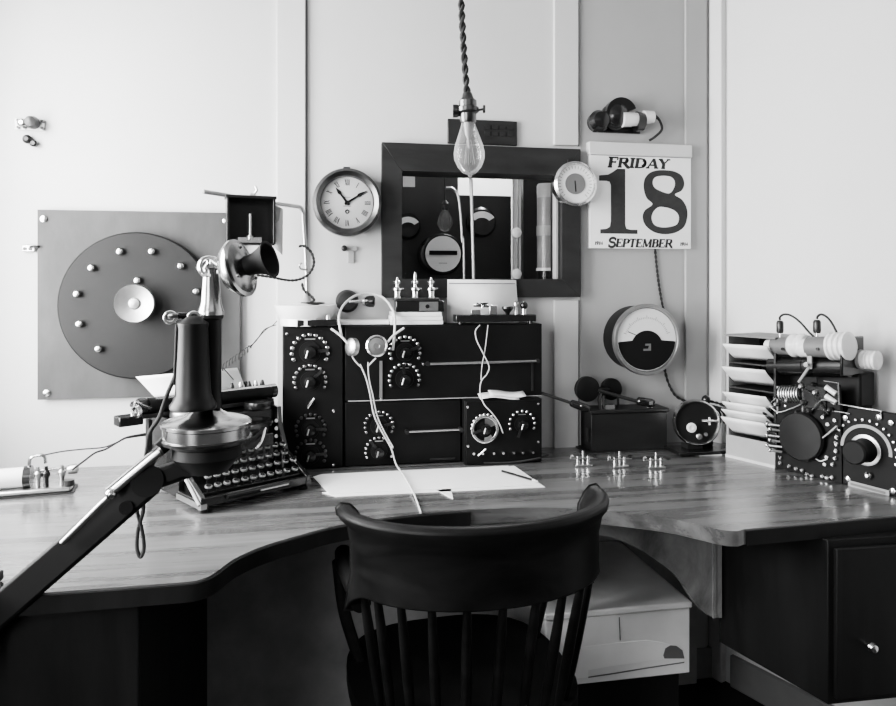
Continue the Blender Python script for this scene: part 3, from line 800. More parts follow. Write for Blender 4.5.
# ================================================================ RADIO CABINETS
ZR = 1.161
Yr, Yd = -.135, -.178
xs0 = W(282, 400, Yr).x; xs1 = W(344, 400, Yr).x; xs2 = W(543, 400, Yr).x
xd0, xd1 = W(465, 430, Yd).x, W(543, 430, Yd).x
zd = W(500, 400, Yd).z; zm = zd
def cabinet(name, label, x0, x1, z0, z1, Y):
    o = thing(name, label, 'radio', ((x0+x1)/2, -.012, z0)); w = (x1-x0)/2-.0008; D_ = -.012-Y
    MB().bb((-w, -D_+.008, .0005), (w, 0, z1-z0-.0005)).build('case', 'ebon2', o, bevel=.002)
    MB().bb((-w+.003, -D_, .003), (w-.003, -D_+.008, z1-z0-.003)).build('front_panel', 'ebon2', o, bevel=.001)
    return o, Vector(o.location), D_
def rotary(o, bs, px, py, Y, rpx, kang=-60, n=13, a0=205, a1=-25, bright='nickel', silver=False):
    """a stud switch: contact studs on an arc, a knob, a pointer"""
    p = W(px, py, Y)-bs; k = mp(px, Y); r = rpx*k
    pl_ = MB().lathe([(r*.62, 0), (r*.6, .003)], (p.x, p.y, p.z), OUT, 24).build('dial', 'ebon', o)
    b = MB()
    for i in range(n):
        a = R(a0+(a1-a0)*i/(n-1)); b.lathe([(r*.115, 0), (r*.115, .004), (r*.07, .006)], (p.x+r*math.cos(a), p.y, p.z+r*math.sin(a)), OUT, 10)
    b.build('contact_stud', bright, pl_)
    kn = MB().lathe([(r*.36, 0), (r*.38, .012), (r*.33, .022), (r*.05, .024)], (p.x, p.y-.003, p.z), OUT, 20)
    kn.build('knob', 'black', pl_)
    a = R(kang); d = Vector((math.cos(a), 0, math.sin(a))); e_ = Vector((-d.z, 0, d.x))
    bl = MB(); c_ = Vector((p.x, p.y-.006, p.z))
    bl.add([c_-e_*r*.07-d*r*.1, c_+e_*r*.07-d*r*.1, c_+e_*r*.10+d*r*1.05, c_-e_*r*.10+d*r*1.05]+[v+Vector((0, -.003, 0)) for v in (c_-e_*r*.07-d*r*.1, c_+e_*r*.07-d*r*.1, c_+e_*r*.10+d*r*1.05, c_-e_*r*.10+d*r*1.05)],
           [(0,1,2,3),(7,6,5,4),(0,4,5,1),(1,5,6,2),(2,6,7,3),(3,7,4,0)])
    bl.build('pointer', 'darkmetal', pl_)
    g = MB().cyl((p.x-r*.22, p.y-.026, p.z-r*.3), (p.x-r*.1, p.y-.026, p.z+r*.12), r*.06); g.build('grip', 'dullmetal', pl_)
    MB().bb((p.x-r*.3, p.y-.0015, p.z+r*.70), (p.x+r*.3, p.y, p.z+r*.78)).build('legend', 'dullmetal', pl_)
    return pl_
def screw(o, bs, px, py, Y, r=.0045, m='nickel'):
    p = W(px, py, Y)-bs; MB().lathe([(r, 0), (r*.9, .002), (r*.3, .003)], p, OUT, 12).build('screw', m, o)

o, bs, D_ = cabinet('tuner_cabinet', 'tall black tuner cabinet with four stud dials in a column, right behind the typewriter', xs0, xs1, DESK, ZR, Yr)
rotary(o, bs, 310, 352, Yr, 17.5, 5); rotary(o, bs, 310, 381, Yr, 15.5, 40)
rotary(o, bs, 310.5, 429, Yr, 14.5, 0, bright='brass'); rotary(o, bs, 310.5, 455, Yr, 15, 5, bright='brass')
for q_ in ((287, 334), (333.5, 411), (333.5, 465), (338, 334)): screw(o, bs, q_[0], q_[1], Yr)
p = W(310, 403, Yr)-bs
lv = MB().cyl(p+Vector((-.006, -.008, -.012)), p+Vector((.012, -.014, .016)), .0035).build('toggle', 'nickel', o)
MB().lathe([(.012, 0), (.011, .006)], p, OUT, 16).build('toggle_base', 'black', lv)
o, bs, D_ = cabinet('amplifier_cabinet', 'wide black upper radio cabinet with two stud dials and a long horizontal rod', xs1, xs2, zm, ZR, Yr)
rotary(o, bs, 405, 352, Yr, 15, 20); rotary(o, bs, 404.5, 379, Yr, 15, 95)
p0, p1 = W(428, 364, Yr-.012)-bs, W(538, 361, Yr-.012)-bs
MB().cyl(p0, p1, .0038).build('slide_rod', 'dullmetal', o)
for p in (p0, p1): MB().cyl(p+Vector((0, .013, 0)), p+Vector((0, -.006, 0)), .006, n=14).build('rod_support', 'darkmetal', o)
p0, p1 = W(381, 361, Yr-.004)-bs, W(381, 398, Yr-.004)-bs
MB().bb(p0+Vector((-.004, 0, 0)), p1+Vector((.004, .005, 0))).build('vertical_strip', 'grey', o)
p0, p1 = W(532, 363, Yr-.003)-bs, W(533, 391, Yr-.003)-bs
MB().bb(p0+Vector((-.0015, 0, 0)), p1+Vector((.0015, .004, 0))).build('vertical_strip', 'darkmetal', o)
p0, p1 = W(348, 403.2, Yr)-bs, W(542, 398, Yr)-bs
MB().bb((p0.x, p0.y-.002, .001), (p1.x, p0.y+.004, .0035)).build('bottom_strip', 'midgrey', o)
screw(o, bs, 381, 399, Yr, .004); screw(o, bs, 423, 364, Yr, .004)
o, bs, D_ = cabinet('condenser_cabinet', 'black lower radio cabinet with two stud dials beneath the long-rod cabinet', xs1, xd0, DESK, zm, Yr)
rotary(o, bs, 379, 426, Yr, 14, 10); rotary(o, bs, 379, 451, Yr, 13.5, 130)
p0, p1 = W(407, 432, Yr-.012)-bs, W(461, 429.5, Yr-.012)-bs
MB().cyl(p0, p1, .0036).build('slide_rod', 'nickel', o)
MB().cyl(p1+Vector((0, .013, 0)), p1+Vector((0, -.008, 0)), .007, n=14).build('rod_support', 'darkmetal', o)
MB().cyl(p0+Vector((0, .013, 0)), p0+Vector((0, -.008, 0)), .006, n=14).build('rod_support', 'darkmetal', o)
p0 = W(430, 459.5, Yr)-bs; p1 = W(455, 458, Yr)-bs
MB().bb(p0+Vector((0, -.002, -.002)), p1+Vector((0, .004, .002))).build('name_strip', 'darkmetal', o)
o, bs, D_ = cabinet('detector_cabinet', 'small black radio box with a silver-rimmed dial, at the lower right of the set', xd0, xd1, DESK, zd, Yd)
pl_ = rotary(o, bs, 485, 428, Yd, 13.5, 200, n=10, a0=215, a1=60)
p = W(484.5, 429, Yd)-bs; k = mp(485, Yd)
b = MB(); b._ring((p.x, p.y-.004, p.z), OUT, 14*k, 11.2*k, .004, 40); b.build('silver_rim', 'nickel', pl_)
poly = [(12*k*math.cos(R(a)), 12*k*math.sin(R(a))) for a in range(20, 91, 7)]+[(5*k*math.cos(R(a)), 5*k*math.sin(R(a))) for a in range(90, 19, -10)]
MB().prism(poly, .002, wallm((p.x, p.y-.004, p.z))).build('silver_sector', 'dullmetal', pl_)
poly = [(12*k*math.cos(R(a)), 12*k*math.sin(R(a))) for a in range(265, 320, 7)]+[(8*k*math.cos(R(a)), 8*k*math.sin(R(a))) for a in range(318, 264, -10)]
MB().prism(poly, .002, wallm((p.x, p.y-.004, p.z))).build('silver_sector', 'dullmetal', pl_)
rotary(o, bs, 522, 424, Yd, 13, -110, n=11, a0=200, a1=-20)
for q_ in ((467.5, 407), (538, 404), (468, 446), (538, 442)): screw(o, bs, q_[0], q_[1], Yd, .004)
for i, px in enumerate((473, 482, 493, 502.5, 513, 522, 532)):
    p = W(px, 453-.2*i, Yd)-bs
    MB().lathe([(.005, 0), (.005, .008), (.0035, .012)], p, OUT, 12).build('terminal', 'nickel', o)
MB().cyl(W(478, 456, Yd-.006)-bs, W(486, 449, Yd-.012)-bs, .003).build('lever', 'nickel', o)
pts = [W(484, 463, Yd-.004), W(510, 462.5, Yd-.005), W(535, 459, Yd-.004), W(548, 455, -.16)]
o2 = MB().tube([v for v in pts], .003).build('cable', 'cordd', o, base=bs)
# lever with grip from the right of the detector box
p0, p1, p2 = W(543, 393.5, -.13), W(570, 402.5, -.15), W(588, 409, -.165)
lv = MB().tube([p0+Vector((-.02, .01, .004))-bs, p0-bs, p1-bs], .0045, 10, False).build('side_lever', 'darkmetal', o)
MB().lathe([(.006, 0), (.010, .004), (.0115, .02), (.0115, .05), (.008, .058), (.001, .06)], p1-bs, p2-p1, 18).build('grip', 'black', lv)
p = p1.lerp(p2, .55)-bs
MB().sphere(p+Vector((0, -.010, .002)), .0035, 10).build('screw', 'nickel', lv)

# notes on the ledge: curled slips
zn = zd+.0006
for i, (pp, lab_) in enumerate((([(487, 391), (520, 389), (536, 396), (497, 399)], 'curled paper slip on the ledge of the small radio box, underneath'), ([(500, 394), (530, 391), (543, 395.5), (508, 398.5)], 'curled paper slip on the ledge of the small radio box, on top'))):
    vs, fs = [], []
    x0 = xd0+.045+i*.03; wdt = .115-i*.01; dep = .036; n = 8
    for a in range(n+1):
        for c in range(3):
            u_ = a/n
            vs.append(Vector((x0+wdt*u_, Yd+.004+dep*c/2, zn+i*.006+.003+.012*(1-c/2)*0+.010*(c/2)+.004*math.sin(u_*5+i))))
    for a in range(n):
        for c in range(2): fs.append((a*3+c, (a+1)*3+c, (a+1)*3+c+1, a*3+c+1))
    ob = MB().add(vs, fs).build('paper_slip', 'paper', base=(x0, Yd+.01, zn)); tag(ob, lab_, 'paper')
    m_ = ob.modifiers.new('solid', 'SOLIDIFY'); m_.thickness = .001

# ---- headset
t = thing('headphones', 'pale headphones with wire band hanging in front of the radio cabinets', 'headphones', W(367, 330, -.16))
bs = Vector(t.location)
def hp(px, py, Y): return W(px, py, Y)-bs
for off in (0, 1):
    d = .010*off
    pts = [hp(341.5, 336, -.20+d), hp(339, 318, -.165+d), hp(343, 306, -.12+d), hp(354, 296.5, -.08+d), hp(368, 293.5, -.06+d), hp(382, 297, -.07+d), hp(391, 307, -.11+d), hp(395, 320, -.16+d), hp(393, 350, -.20+d)]
    MB().tube(pts, .0034).build('headband', 'cordw', t)
b = MB(); b.tube([hp(331, 328.5, -.20), hp(341, 336, -.205), hp(348, 344, -.21)], .0032); b.build('yoke', 'cordw', t)
b = MB(); b.tube([hp(404, 328, -.20), hp(393, 336, -.205), hp(388, 342, -.21)], .0032); b.build('yoke', 'cordw', t)
k = mp(370, -.21)
p = hp(352, 347, -.21)
MB().lathe([(4*k, -.012), (9*k, -.008), (9*k, .006), (6*k, .012)], p, Vector((-.85, -.5, .1)), 24).build('earpiece', 'dullmetal', t)
p = hp(376.5, 346, -.21)
e2 = MB().lathe([(4*k, -.014), (10*k, -.010), (11*k, .006), (9.5*k, .009), (8.5*k, .004), (2*k, .003)], p, Vector((.05, -1, .15)), 28).build('earpiece', 'nickel', t)
MB().lathe([(8.4*k, 0), (3*k, .0015), (2.5*k, -.001)], p+Vector((0, -.005, 0)), Vector((.05, -1, .15)), 24).build('ear_cap', 'dullmetal', e2)
pts = [hp(360, 364, -.205), hp(366, 378, -.205), hp(370, 394, -.20), hp(374, 415, -.195), hp(382, 432, -.195), hp(391, 448, -.20), hp(396, 464, -.215), G(404, 476, DESK+.012)-bs, G(413, 492, DESK+.008)-bs, G(419, 507, DESK+.003)-bs, G(421, 513, DESK+.003)-bs]
pts2 = [hp(368, 362, -.205), hp(369, 378, -.205), hp(373, 396, -.20), hp(377, 415, -.195), hp(384, 431, -.195), hp(393, 447, -.20)]
MB().tube(pts, .0021, 8).build('cord', 'cordw', t)
MB().tube(pts2, .0018, 8).build('cord', 'cordw', t)
MB().tube([hp(352, 356, -.208), hp(356, 362, -.206), hp(362, 368, -.205)], .0022, 8).build('cord', 'cordw', t)
MB().tube([hp(376, 358, -.208), hp(372, 362, -.206), hp(368, 366, -.205)], .0022, 8).build('cord', 'cordw', t)

# round wall fixture behind the headset
p = W(347, 301, 0); k = mp(350, -.03)
t = thing('wall_bracket_lamp', 'dark round wall fixture with short arm, behind the headphones band', 'fixture', p)
MB().lathe([(11.5*k, 0), (11.5*k, .016), (9*k, .026), (2*k, .03)], (0, 0, 0), OUT, 32).build('rosette', 'frame', t)
MB().tube([(2*k, -.026, -1*k), (12*k, -.045, 0), (19*k, -.05, 0)], .005).build('arm', 'nickel', t)
MB().lathe([(5*k, 0), (6*k, .01), (6*k, .022), (4*k, .026)], (18*k, -.05, 0), (1, -.2, 0), 18).build('knob', 'black', t)
MB().lathe([(4*k, 0), (4.4*k, .006), (3*k, .01)], (15*k, -.05, 0), (1, -.2, 0), 18).build('collar', 'nickel', t)

# ---- items on top of the set
# resonator on swing arm
bp = W(306, 322, -.09); zt = ZR+.0006
t = thing('telegraph_resonator', 'black sounder box on a bent swing-arm stand, left of the clock', 'telegraph', (W(306, 0, -.09).x, -.09, zt))
bs = Vector(t.location); k = mp(306, -.09)
MB().lathe([(25*k, 0), (25*k, 7*k), (26*k, 8*k), (30*k, 17*k), (31*k, 20*k), (29*k, 20.5*k), (14*k, 20*k), (10*k, 22*k)], (0, 0, 0), (0, 0, 1), 40).build('stand_base', 'porc', t)
b = MB().bb(W(295, 326, -.175)-bs, W(336, 317, -.155)-bs); 
b = MB(); v0 = W(297, 318, -.16)-bs; v1 = W(337, 325, -.16)-bs; b.bb((v0.x, v0.y-.0, 0), (v1.x, v0.y+.05, .018)); b.build('front_block', 'black', t, bevel=.002)
for px in (304, 316, 328):
    v = W(px, 314, -.15)-bs; MB().lathe([(.006, 0), (.0065, .008), (.004, .013)], (v.x, v.y, .018), n=12).build('terminal', 'dullmetal', t)
MB().lathe([(10*k, 0), (6*k, 4*k), (3.5*k, 9*k), (3*k, 14*k)], (0, 0, 20*k), n=20).build('socket', 'midgrey', t)
MB().lathe([(12*k, 0), (13*k, 1*k), (12*k, 2*k)], (6*k, 0, 21*k), n=20).build('dark_plate', 'black', t)
rod = [W(307.5, 300, -.09), W(306, 260, -.095), W(303.5, 220, -.10), W(303, 213, -.10), W(301, 208, -.105), W(296, 206.5, -.11), W(272, 203, -.15), W(240, 197.5, -.19), W(203.5, 191.5, -.24)]
rod = [rod[0]-Vector((0, 0, .03))]+rod
MB().tube([v-bs for v in rod], .0056, 10).build('swing_arm', 'dullmetal', t)
kb = mp(250, -.2)
bc = W(249.5, 222, -.19)-bs
bm = MB(); wB, hB = 22*kb, 23*kb; wl = Matrix.Rotation(R(10), 3, 'Z')
dpt = .055
for (cx_, cy_, sx_, sy_, sz_, cz_) in ((0, 0, 2*wB, .004, 2*hB, 0), (-wB, -dpt/2, .006, dpt, 2*hB, 0), (wB, -dpt/2, .006, dpt, 2*hB, 0), (0, -dpt/2, 2*wB+.012, dpt+.006, .007, hB), (0, -dpt/2, 2*wB, dpt, .006, -hB)):
    v = wl @ Vector((cx_, cy_, 0)); bm.box((bc.x+v.x, bc.y+v.y, bc.z+cz_), (sx_, sy_, sz_), wl)
bm.build('sounder_box', 'black', t, bevel=.001)
v = wl @ Vector((0, -.02, 0))
bb_ = MB(); bb_.cyl(bc+v+Vector((0, 0, -.045)), bc+v+Vector((0, 0, .02)), .004); bb_.cyl(bc+v+Vector((0, -.005, -.048)), bc+v+Vector((0, -.005, -.038)), .008)
bb_.build('sounder_lever', 'dullmetal', t)
MB().bb(bc+v+Vector((-.03, -.01, -hB+.004)), bc+v+Vector((.03, .015, -hB+.018))).build('sounder_base', 'nickel', t)
b = MB().lathe([(5*kb, 0), (5*kb, 2*kb), (2*kb, 5*kb)], bc+Vector((.01, -.02, hB)), n=14)
b.tube([bc+Vector((.012, -.02, hB+4*kb)), bc+Vector((.02, -.022, hB+8*kb)), bc+Vector((.016, -.022, hB+12*kb))], .003)
b.build('clamp', 'dullmetal', t)
# tag hanging right of the box
q4 = [W(274, 204, -.17)-bs, W(283, 209, -.16)-bs, W(282.5, 255, -.16)-bs, W(272, 246, -.17)-bs]
o2 = MB().add(q4, [(0, 1, 2, 3)]).build('paper_tag', 'card', t); o2.modifiers.new('s', 'SOLIDIFY').thickness = .0008
q4 = [W(272, 205, -.18)-bs, W(281, 208, -.18)-bs, W(279, 220, -.18)-bs, W(272, 228, -.18)-bs]
o2 = MB().add(q4, [(0, 1, 2, 3)]).build('tag_leaf', 'midgrey', t); o2.modifiers.new('s', 'SOLIDIFY').thickness = .0008
MB().twist([W(256, 275, -.17)-bs, W(270, 277, -.16)-bs, W(290, 280.5, -.13)-bs, W(303, 278, -.12)-bs, W(311, 271, -.12)-bs, W(314, 262, -.12)-bs, W(311, 252, -.12)-bs, W(304, 246, -.115)-bs, W(299, 246.5, -.11)-bs], .0022, .022).build('twisted_cord', 'cordd', t)
MB().tube([W(308, 270, -.10)-bs, W(301, 269, -.105)-bs, W(299.5, 265, -.11)-bs, W(302, 263, -.11)-bs], .0026).build('hook', 'dullmetal', t)
MB().twist([W(302, 283, -.11)-bs, W(304, 290, -.11)-bs, W(311, 296, -.11)-bs, W(314, 300, -.115)-bs, W(309, 304, -.12)-bs], .0022, .022).build('twisted_cord', 'cordd', t)
# coiled wire from the stand down to the typewriter
pts = []
P = [W(276, 325, -.13), W(268, 328, -.14), W(258, 338, -.16), W(250, 348, -.18)]
Q = [W(250, 348, -.18), W(236, 360, -.20), W(222, 368, -.22)]
cp_ = spline(P, 6); n = 60
for i in range(n+1):
    s_ = i/n; q_ = Q[0].lerp(Q[2], s_); a = s_*2*math.pi*9
    cp_.append(q_+Vector((math.cos(a)*.003, math.sin(a)*.006, math.sin(a)*.009*.9)))
tw_ = G(201, 515)+Matrix.Rotation(R(34), 3, 'Z') @ Vector((.255, .285, .0))
cp_ += [cp_[-1].lerp(tw_+Vector((0, 0, .24)), .5)+Vector((0, 0, -.01)), tw_+Vector((0, 0, .22)), tw_+Vector((0, 0, .186))]
o = MB().tube(cp_, .0014, 6, False).build('coiled_wire', 'cordd', base=P[0]); tag(o, 'thin coiled wire running from the pale stand base toward the typewriter', 'wire')
o = MB().tube([W(277, 321, -.12), W(272, 326, -.13), W(264, 330, -.15), W(256, 341, -.17), W(249, 347, -.18)], .0013, 6).build('lead_wire', 'cordd', base=W(277, 321, -.12)); tag(o, 'thin straight wire leaving the pale stand base above the coiled wire', 'wire')

# stacked papers and three-post block
z = ZR+.0006
x0, x1 = W(392, 0, -.12).x, W(443, 0, -.12).x; hp_ = 12.5*mp(415, -.12)
grp = 'paper pads under the binding post block'
for i in range(3):
    lab_ = ('white paper pad on the radio, bottom of the stack of three', 'white paper pad on the radio, middle of the stack of three', 'white paper pad on the radio, topmost under the binding post block')[i]
    b = MB().bb((x0+.003*i-.004, -.125, z+hp_/3*i), (x1-.002*i, -.022, z+hp_/3*(i+1)-.0006))
    tag(b.build('paper_pad', 'paper', base=((x0+x1)/2, -.07, z+hp_/3*i), bevel=.001), lab_, 'paper pad', grp)
o = MB().bb((W(335, 0, -.1).x, -.11, z), (W(389, 0, -.1).x, -.03, z+.012)).build('white_book', 'paper', base=(W(362, 0, -.1).x, -.07, z), bevel=.002); tag(o, 'flat pale book lying on the radio behind the headphones', 'book')
zb = z+hp_
t = thing('binding_post_block', 'black block with three tall metal binding posts on a stack of pads', 'terminal block', (W(419.5, 0, -.10).x, -.08, zb))
bs = Vector(t.location); k = mp(419, -.1)
MB().bb((-24*k, -.035, 0), (24*k, .03, 11*k)).build('block', 'black', t, bevel=.002)
MB().bb((-25*k, -.037, 11*k), (19*k, .03, 13.5*k)).build('top_plate', 'darkmetal', t, bevel=.001)
MB().bb((-1*k, -.0375, 1*k), (18*k, -.035, 10*k)).build('label_plate', 'dullmetal', t)
MB().lathe([(2*k, 0), (2*k, .003)], (7*k, -.0375, 5.5*k), OUT, 12).build('label_screw', 'black', t)
for px, py in ((398, 278), (416, 273), (432.5, 278)):
    x = (px-419.5)*k; hgt = (299-py)*k
    b = MB(); zz = 13.5*k
    b.lathe([(4*k, 0), (3*k, 2*k), (3.2*k, 7*k), (4.4*k, 8*k), (4.4*k, 10*k), (2*k, 11*k), (1.8*k, 14*k), (2.8*k, 15*k), (2.8*k, 17*k), (1.5*k, 18*k), (1.6*k, hgt-3*k), (.9*k, hgt)], (x, 0, zz), n=14)
    b.cyl((x-4*k, -.002, zz+16*k), (x+3*k, -.002, zz+16*k), 1.4*k, n=10)
    b.cyl((x, -.002, zz+9*k), (x+6.5*k, -.002, zz+9*k), 1.5*k, n=10)
    b.build('binding_post', 'nickel', t)
# white sheet leaning
q0, q1, q2, q3 = W(447, 325, -.06), W(519, 325, -.06), W(516, 280, -.036), W(447.5, 279.5, -.036)
for v in (q0, q1): v.z = z
t = thing('standing_notepad', 'large white notepad leaning upright against the window sill', 'notepad', ((q0.x+q1.x)/2, -.05, z))
bs = Vector(t.location)
o2 = MB().add([v-bs for v in (q0, q1, q2, q3)], [(0, 1, 2, 3)]).build('sheet', 'paper', t); o2.modifiers.new('s', 'SOLIDIFY').thickness = .002
n_ = (q1-q0).cross(q3-q0).normalized()
o2 = MB().add([v-bs+n_*.002 for v in (q3.lerp(q0, .08)+Vector((.004, 0, 0)), q2.lerp(q1, .08)-Vector((.004, 0, 0)), q2.lerp(q1, .10)-Vector((.004, 0, 0)), q3.lerp(q0, .10)+Vector((.004, 0, 0)))], [(0, 1, 2, 3)]).build('ruled_line', 'grey', t)
# telegraph key on the set
t = thing('telegraph_key', 'telegraph key on a long black base, in front of the standing notepad', 'telegraph key', (W(495, 0, -.115).x, -.115, z))
k = mp(495, -.12)
MB().bb((-41*k, -.02, .006), (41*k, .03, 9*k)).build('base_board', 'black', t, bevel=.002)
for sx in (-1, 1):
    for yy in (-.01, .02): MB().lathe([(.006, 0), (.006, .007)], (sx*36*k, yy, 0), n=10).build('foot', 'black', t)
z9 = 9*k
b = MB(); b.bb((-25*k, -.006, z9), (-15*k, .01, z9+5*k)); b.bb((-6*k, -.006, z9), (2*k, .01, z9+9*k)); b.build('bearing_block', 'nickel', t, bevel=.001)
MB().cyl((-22*k, 0, z9+9*k), (2*k, 0, z9+8*k), 1.2*k).build('key_lever', 'nickel', t)
MB().lathe([(4*k, 0), (6*k, 1*k), (6*k, 2*k)], (-13*k, 0, z9+10*k), n=18).build('key_knob', 'black', t)
MB().cyl((-13*k, 0, z9+7*k), (-13*k, 0, z9+10*k), 1.5*k).build('knob_stem', 'nickel', t)
MB().lathe([(2*k, 0), (2.5*k, 2*k), (6*k, 6*k), (6*k, 8*k), (4*k, 8.5*k)], (13*k, 0, z9), n=18).build('cup', 'black', t)
MB().lathe([(2*k, 0), (2*k, 8*k), (3*k, 9*k), (3*k, 12*k), (1*k, 14*k)], (22*k, 0, z9), n=14).build('binding_post', 'dullmetal', t)
MB().lathe([(2.2*k, 0), (2.2*k, 6*k)], (30*k, 0, z9), n=14).build('terminal', 'nickel', t)
MB().sphere((30*k, 0, z9+9*k), 4*k).build('terminal_knob', 'black', t)
pts = [W(480, 325, -.142), W(475.5, 331, -.15), W(477, 341, -.155), W(483, 353, -.16), W(489, 366, -.16), W(487, 374, -.165), W(481.5, 381, -.17), W(480, 392, -.185), W(484, 404, -.195), W(492, 413, -.20), W(499, 423, -.20), W(503, 433, -.195)]
o = MB().tube(pts, .0017).build('key_cord', 'cordw', base=pts[0]); tag(o, 'pale looping cord hanging from the black telegraph key base', 'cord')
pts = [W(488, 325, -.142), W(487, 334, -.15), W(485, 350, -.155), W(482, 366, -.16), W(481, 380, -.165)]
o = MB().tube(pts, .0013).build('key_cord', 'cordw', base=pts[0]); tag(o, 'short straight cord hanging behind the looping key cord', 'cord')

# ================================================================ ON THE DESK
# papers in front of the set
def sheet(pp, z, name, label, cat, group=None, th=.0012, m='paper'):
    P_ = [G(px, py, z) for px, py in pp]; c_ = sum(P_, Vector())/len(P_)
    o_ = MB().prism([(v.x-c_.x, v.y-c_.y) for v in P_], th).build(name, m)
    o_.location = (c_.x, c_.y, z); return tag(o_, label, cat, group)
sheet([(322, 493), (336, 497), (545, 487.5), (514, 466)], DESK+.0006, 'paper_sheet', 'lower white paper sheet on the desk, peeping out in front of the stack', 'paper')
sheet([(313, 477), (329, 494), (540, 485), (508, 466), (322, 474.5)], DESK+.0025, 'paper_sheet', 'wide upper white paper sheet on the desk before the radio', 'paper')
sheet([(437, 490.5), (451, 489), (453, 499), (448, 497)], DESK+.0006, 'paper_scrap', 'small paper scrap under the front edge of the sheets', 'paper')
a, c = G(502, 471, DESK+.0075), G(538, 481.5, DESK+.0075)
t = thing('pencil', 'dark pencil lying on the right end of the white sheets', 'pencil', a); d = (c-a)
MB().lathe([(.0032, 0), (.0032, d.length*.86)], (0, 0, 0), d, 6).build('barrel', 'black', t, smooth=False)
MB().lathe([(.0032, d.length*.86), (.0006, d.length)], (0, 0, 0), d, 8).build('point', 'card', t)

# three small binding switches on the desk
def mini(loc, label, rz, big=1.):
    t = thing('brass_key', label, 'telegraph key', loc, rz, 'small metal keys in a row on the desk')
    s_ = big
    MB().bb((-.030*s_, -.012, 0), (.030*s_, .012, .006)).build('base', 'dullmetal', t, bevel=.002)
    MB().bb((-.045*s_, -.004, .020), (.045*s_, .004, .024)).build('lever', 'dullmetal', t, bevel=.001)
    for sx in (-1, 1): MB().cyl((sx*.018*s_, 0, .005), (sx*.018*s_, 0, .028), .005, n=12).build('pillar', 'nickel', t)
    MB().cyl((0, 0, .005), (0, 0, .044), .0035, n=12).build('screw_post', 'nickel', t)
    MB().lathe([(.006, 0), (.008, .003), (.006, .006)], (.042*s_, 0, .024), n=12).build('thumb_knob', 'black', t)
    MB().lathe([(.005, 0), (.006, .005), (.003, .009)], (-.040*s_, 0, .024), n=12).build('thumb_screw', 'nickel', t)
    return t
mini(G(583, 466), 'small bright metal key on the desk, nearest to the radio set', R(-4), .82)
mini(G(619.5, 467), 'small bright metal key on the desk, middle of the row of three', R(6), .82)
t3 = mini(G(656, 468), 'small bright metal key on the desk, in front of the box end nearest the coil', R(-8), .80)

# dark wooden box
Ybx = -.10
p0, p1 = W(592, 447, Ybx), W(668, 447, Ybx); zt = W(630, 409.5, Ybx).z
t = thing('wooden_box', 'dark wooden box with a lid, on the desk under the round meter', 'box', ((p0.x+p1.x)/2, Ybx/2, DESK)); w_ = (p1.x-p0.x)/2; dd = -Ybx/2-.006
MB().bb((-w_, -dd, 0), (w_, dd, zt-DESK-.012)).build('body', 'frame', t, bevel=.002)
MB().bb((-w_-.006, -dd-.005, zt-DESK-.011), (w_+.006, dd, zt-DESK)).build('lid', 'frame', t, bevel=.003)
MB().bb((-w_-.005, -dd+.01, .03), (-w_, -dd+.03, .07)).build('latch', 'darkmetal', t)
MB().bb((-w_-.02, -dd-.006, 0), (w_+.02, dd, .004)).build('foot_board', 'frame', t)
# disc lever on the box
t = thing('disc_lever', 'black lever with two round discs and a thick grip, on top of the wooden box', 'lever', (W(600, 0, -.06).x, -.06, zt+.0005)); bs = Vector(t.location); k = mp(600, -.06)
MB().lathe([(12.5*k, -.006), (12.5*k, .006), (11.5*k, .008), (2*k, .009)], W(587, 389, -.078)-bs, OUT, 36).build('disc', 'ebon', t)
MB().lathe([(11*k, -.006), (11*k, .006), (10*k, .008), (2*k, .009)], W(611, 389, -.042)-bs, OUT, 36).build('disc', 'ebon', t)
MB().cyl(W(587, 389, -.078)-bs, W(611, 389, -.042)-bs, .006).build('axle', 'darkmetal', t)
MB().tube([W(598, 390, -.085)-bs, W(618, 396, -.095)-bs, W(638, 401.5, -.105)-bs], .0055, 10, False).build('rod', 'darkmetal', t)
p0, p1 = W(637, 401, -.105), W(658, 404, -.11)
MB().lathe([(.008, 0), (.0125, .004), (.0135, .02), (.0135, .045), (.010, .054), (.001, .057)], p0-bs, p1-p0, 18).build('grip', 'black', t)
MB().bb(p0.lerp(p1, .55)-bs+Vector((-.006, -.016, -.004)), p0.lerp(p1, .55)-bs+Vector((.006, -.012, .006))).build('grip_plate', 'nickel', t)
b = MB()
for px, yy in ((604, -.078), (618, -.045)):
    v = W(px, 395, yy)-bs; b.cyl((v.x, v.y, 0), (v.x, v.y, v.z), .004)
b.build('post', 'darkmetal', t)
v = W(601, 405, -.08)-bs
b = MB().tube([(v.x, v.y, 0), (v.x-.006, v.y, .03), (v.x+.004, v.y, .055)], .005); b.build('bracket', 'darkmetal', t)
MB().bb((.005, -.03, 0), (.035, -.012, .014)).build('terminal', 'nickel', t)
MB().cyl(Vector((W(652, 411, -.09).x-bs.x, -.03, 0)), p0.lerp(p1, .5)-bs-Vector((0, 0, .012)), .003).build('rest', 'nickel', t)

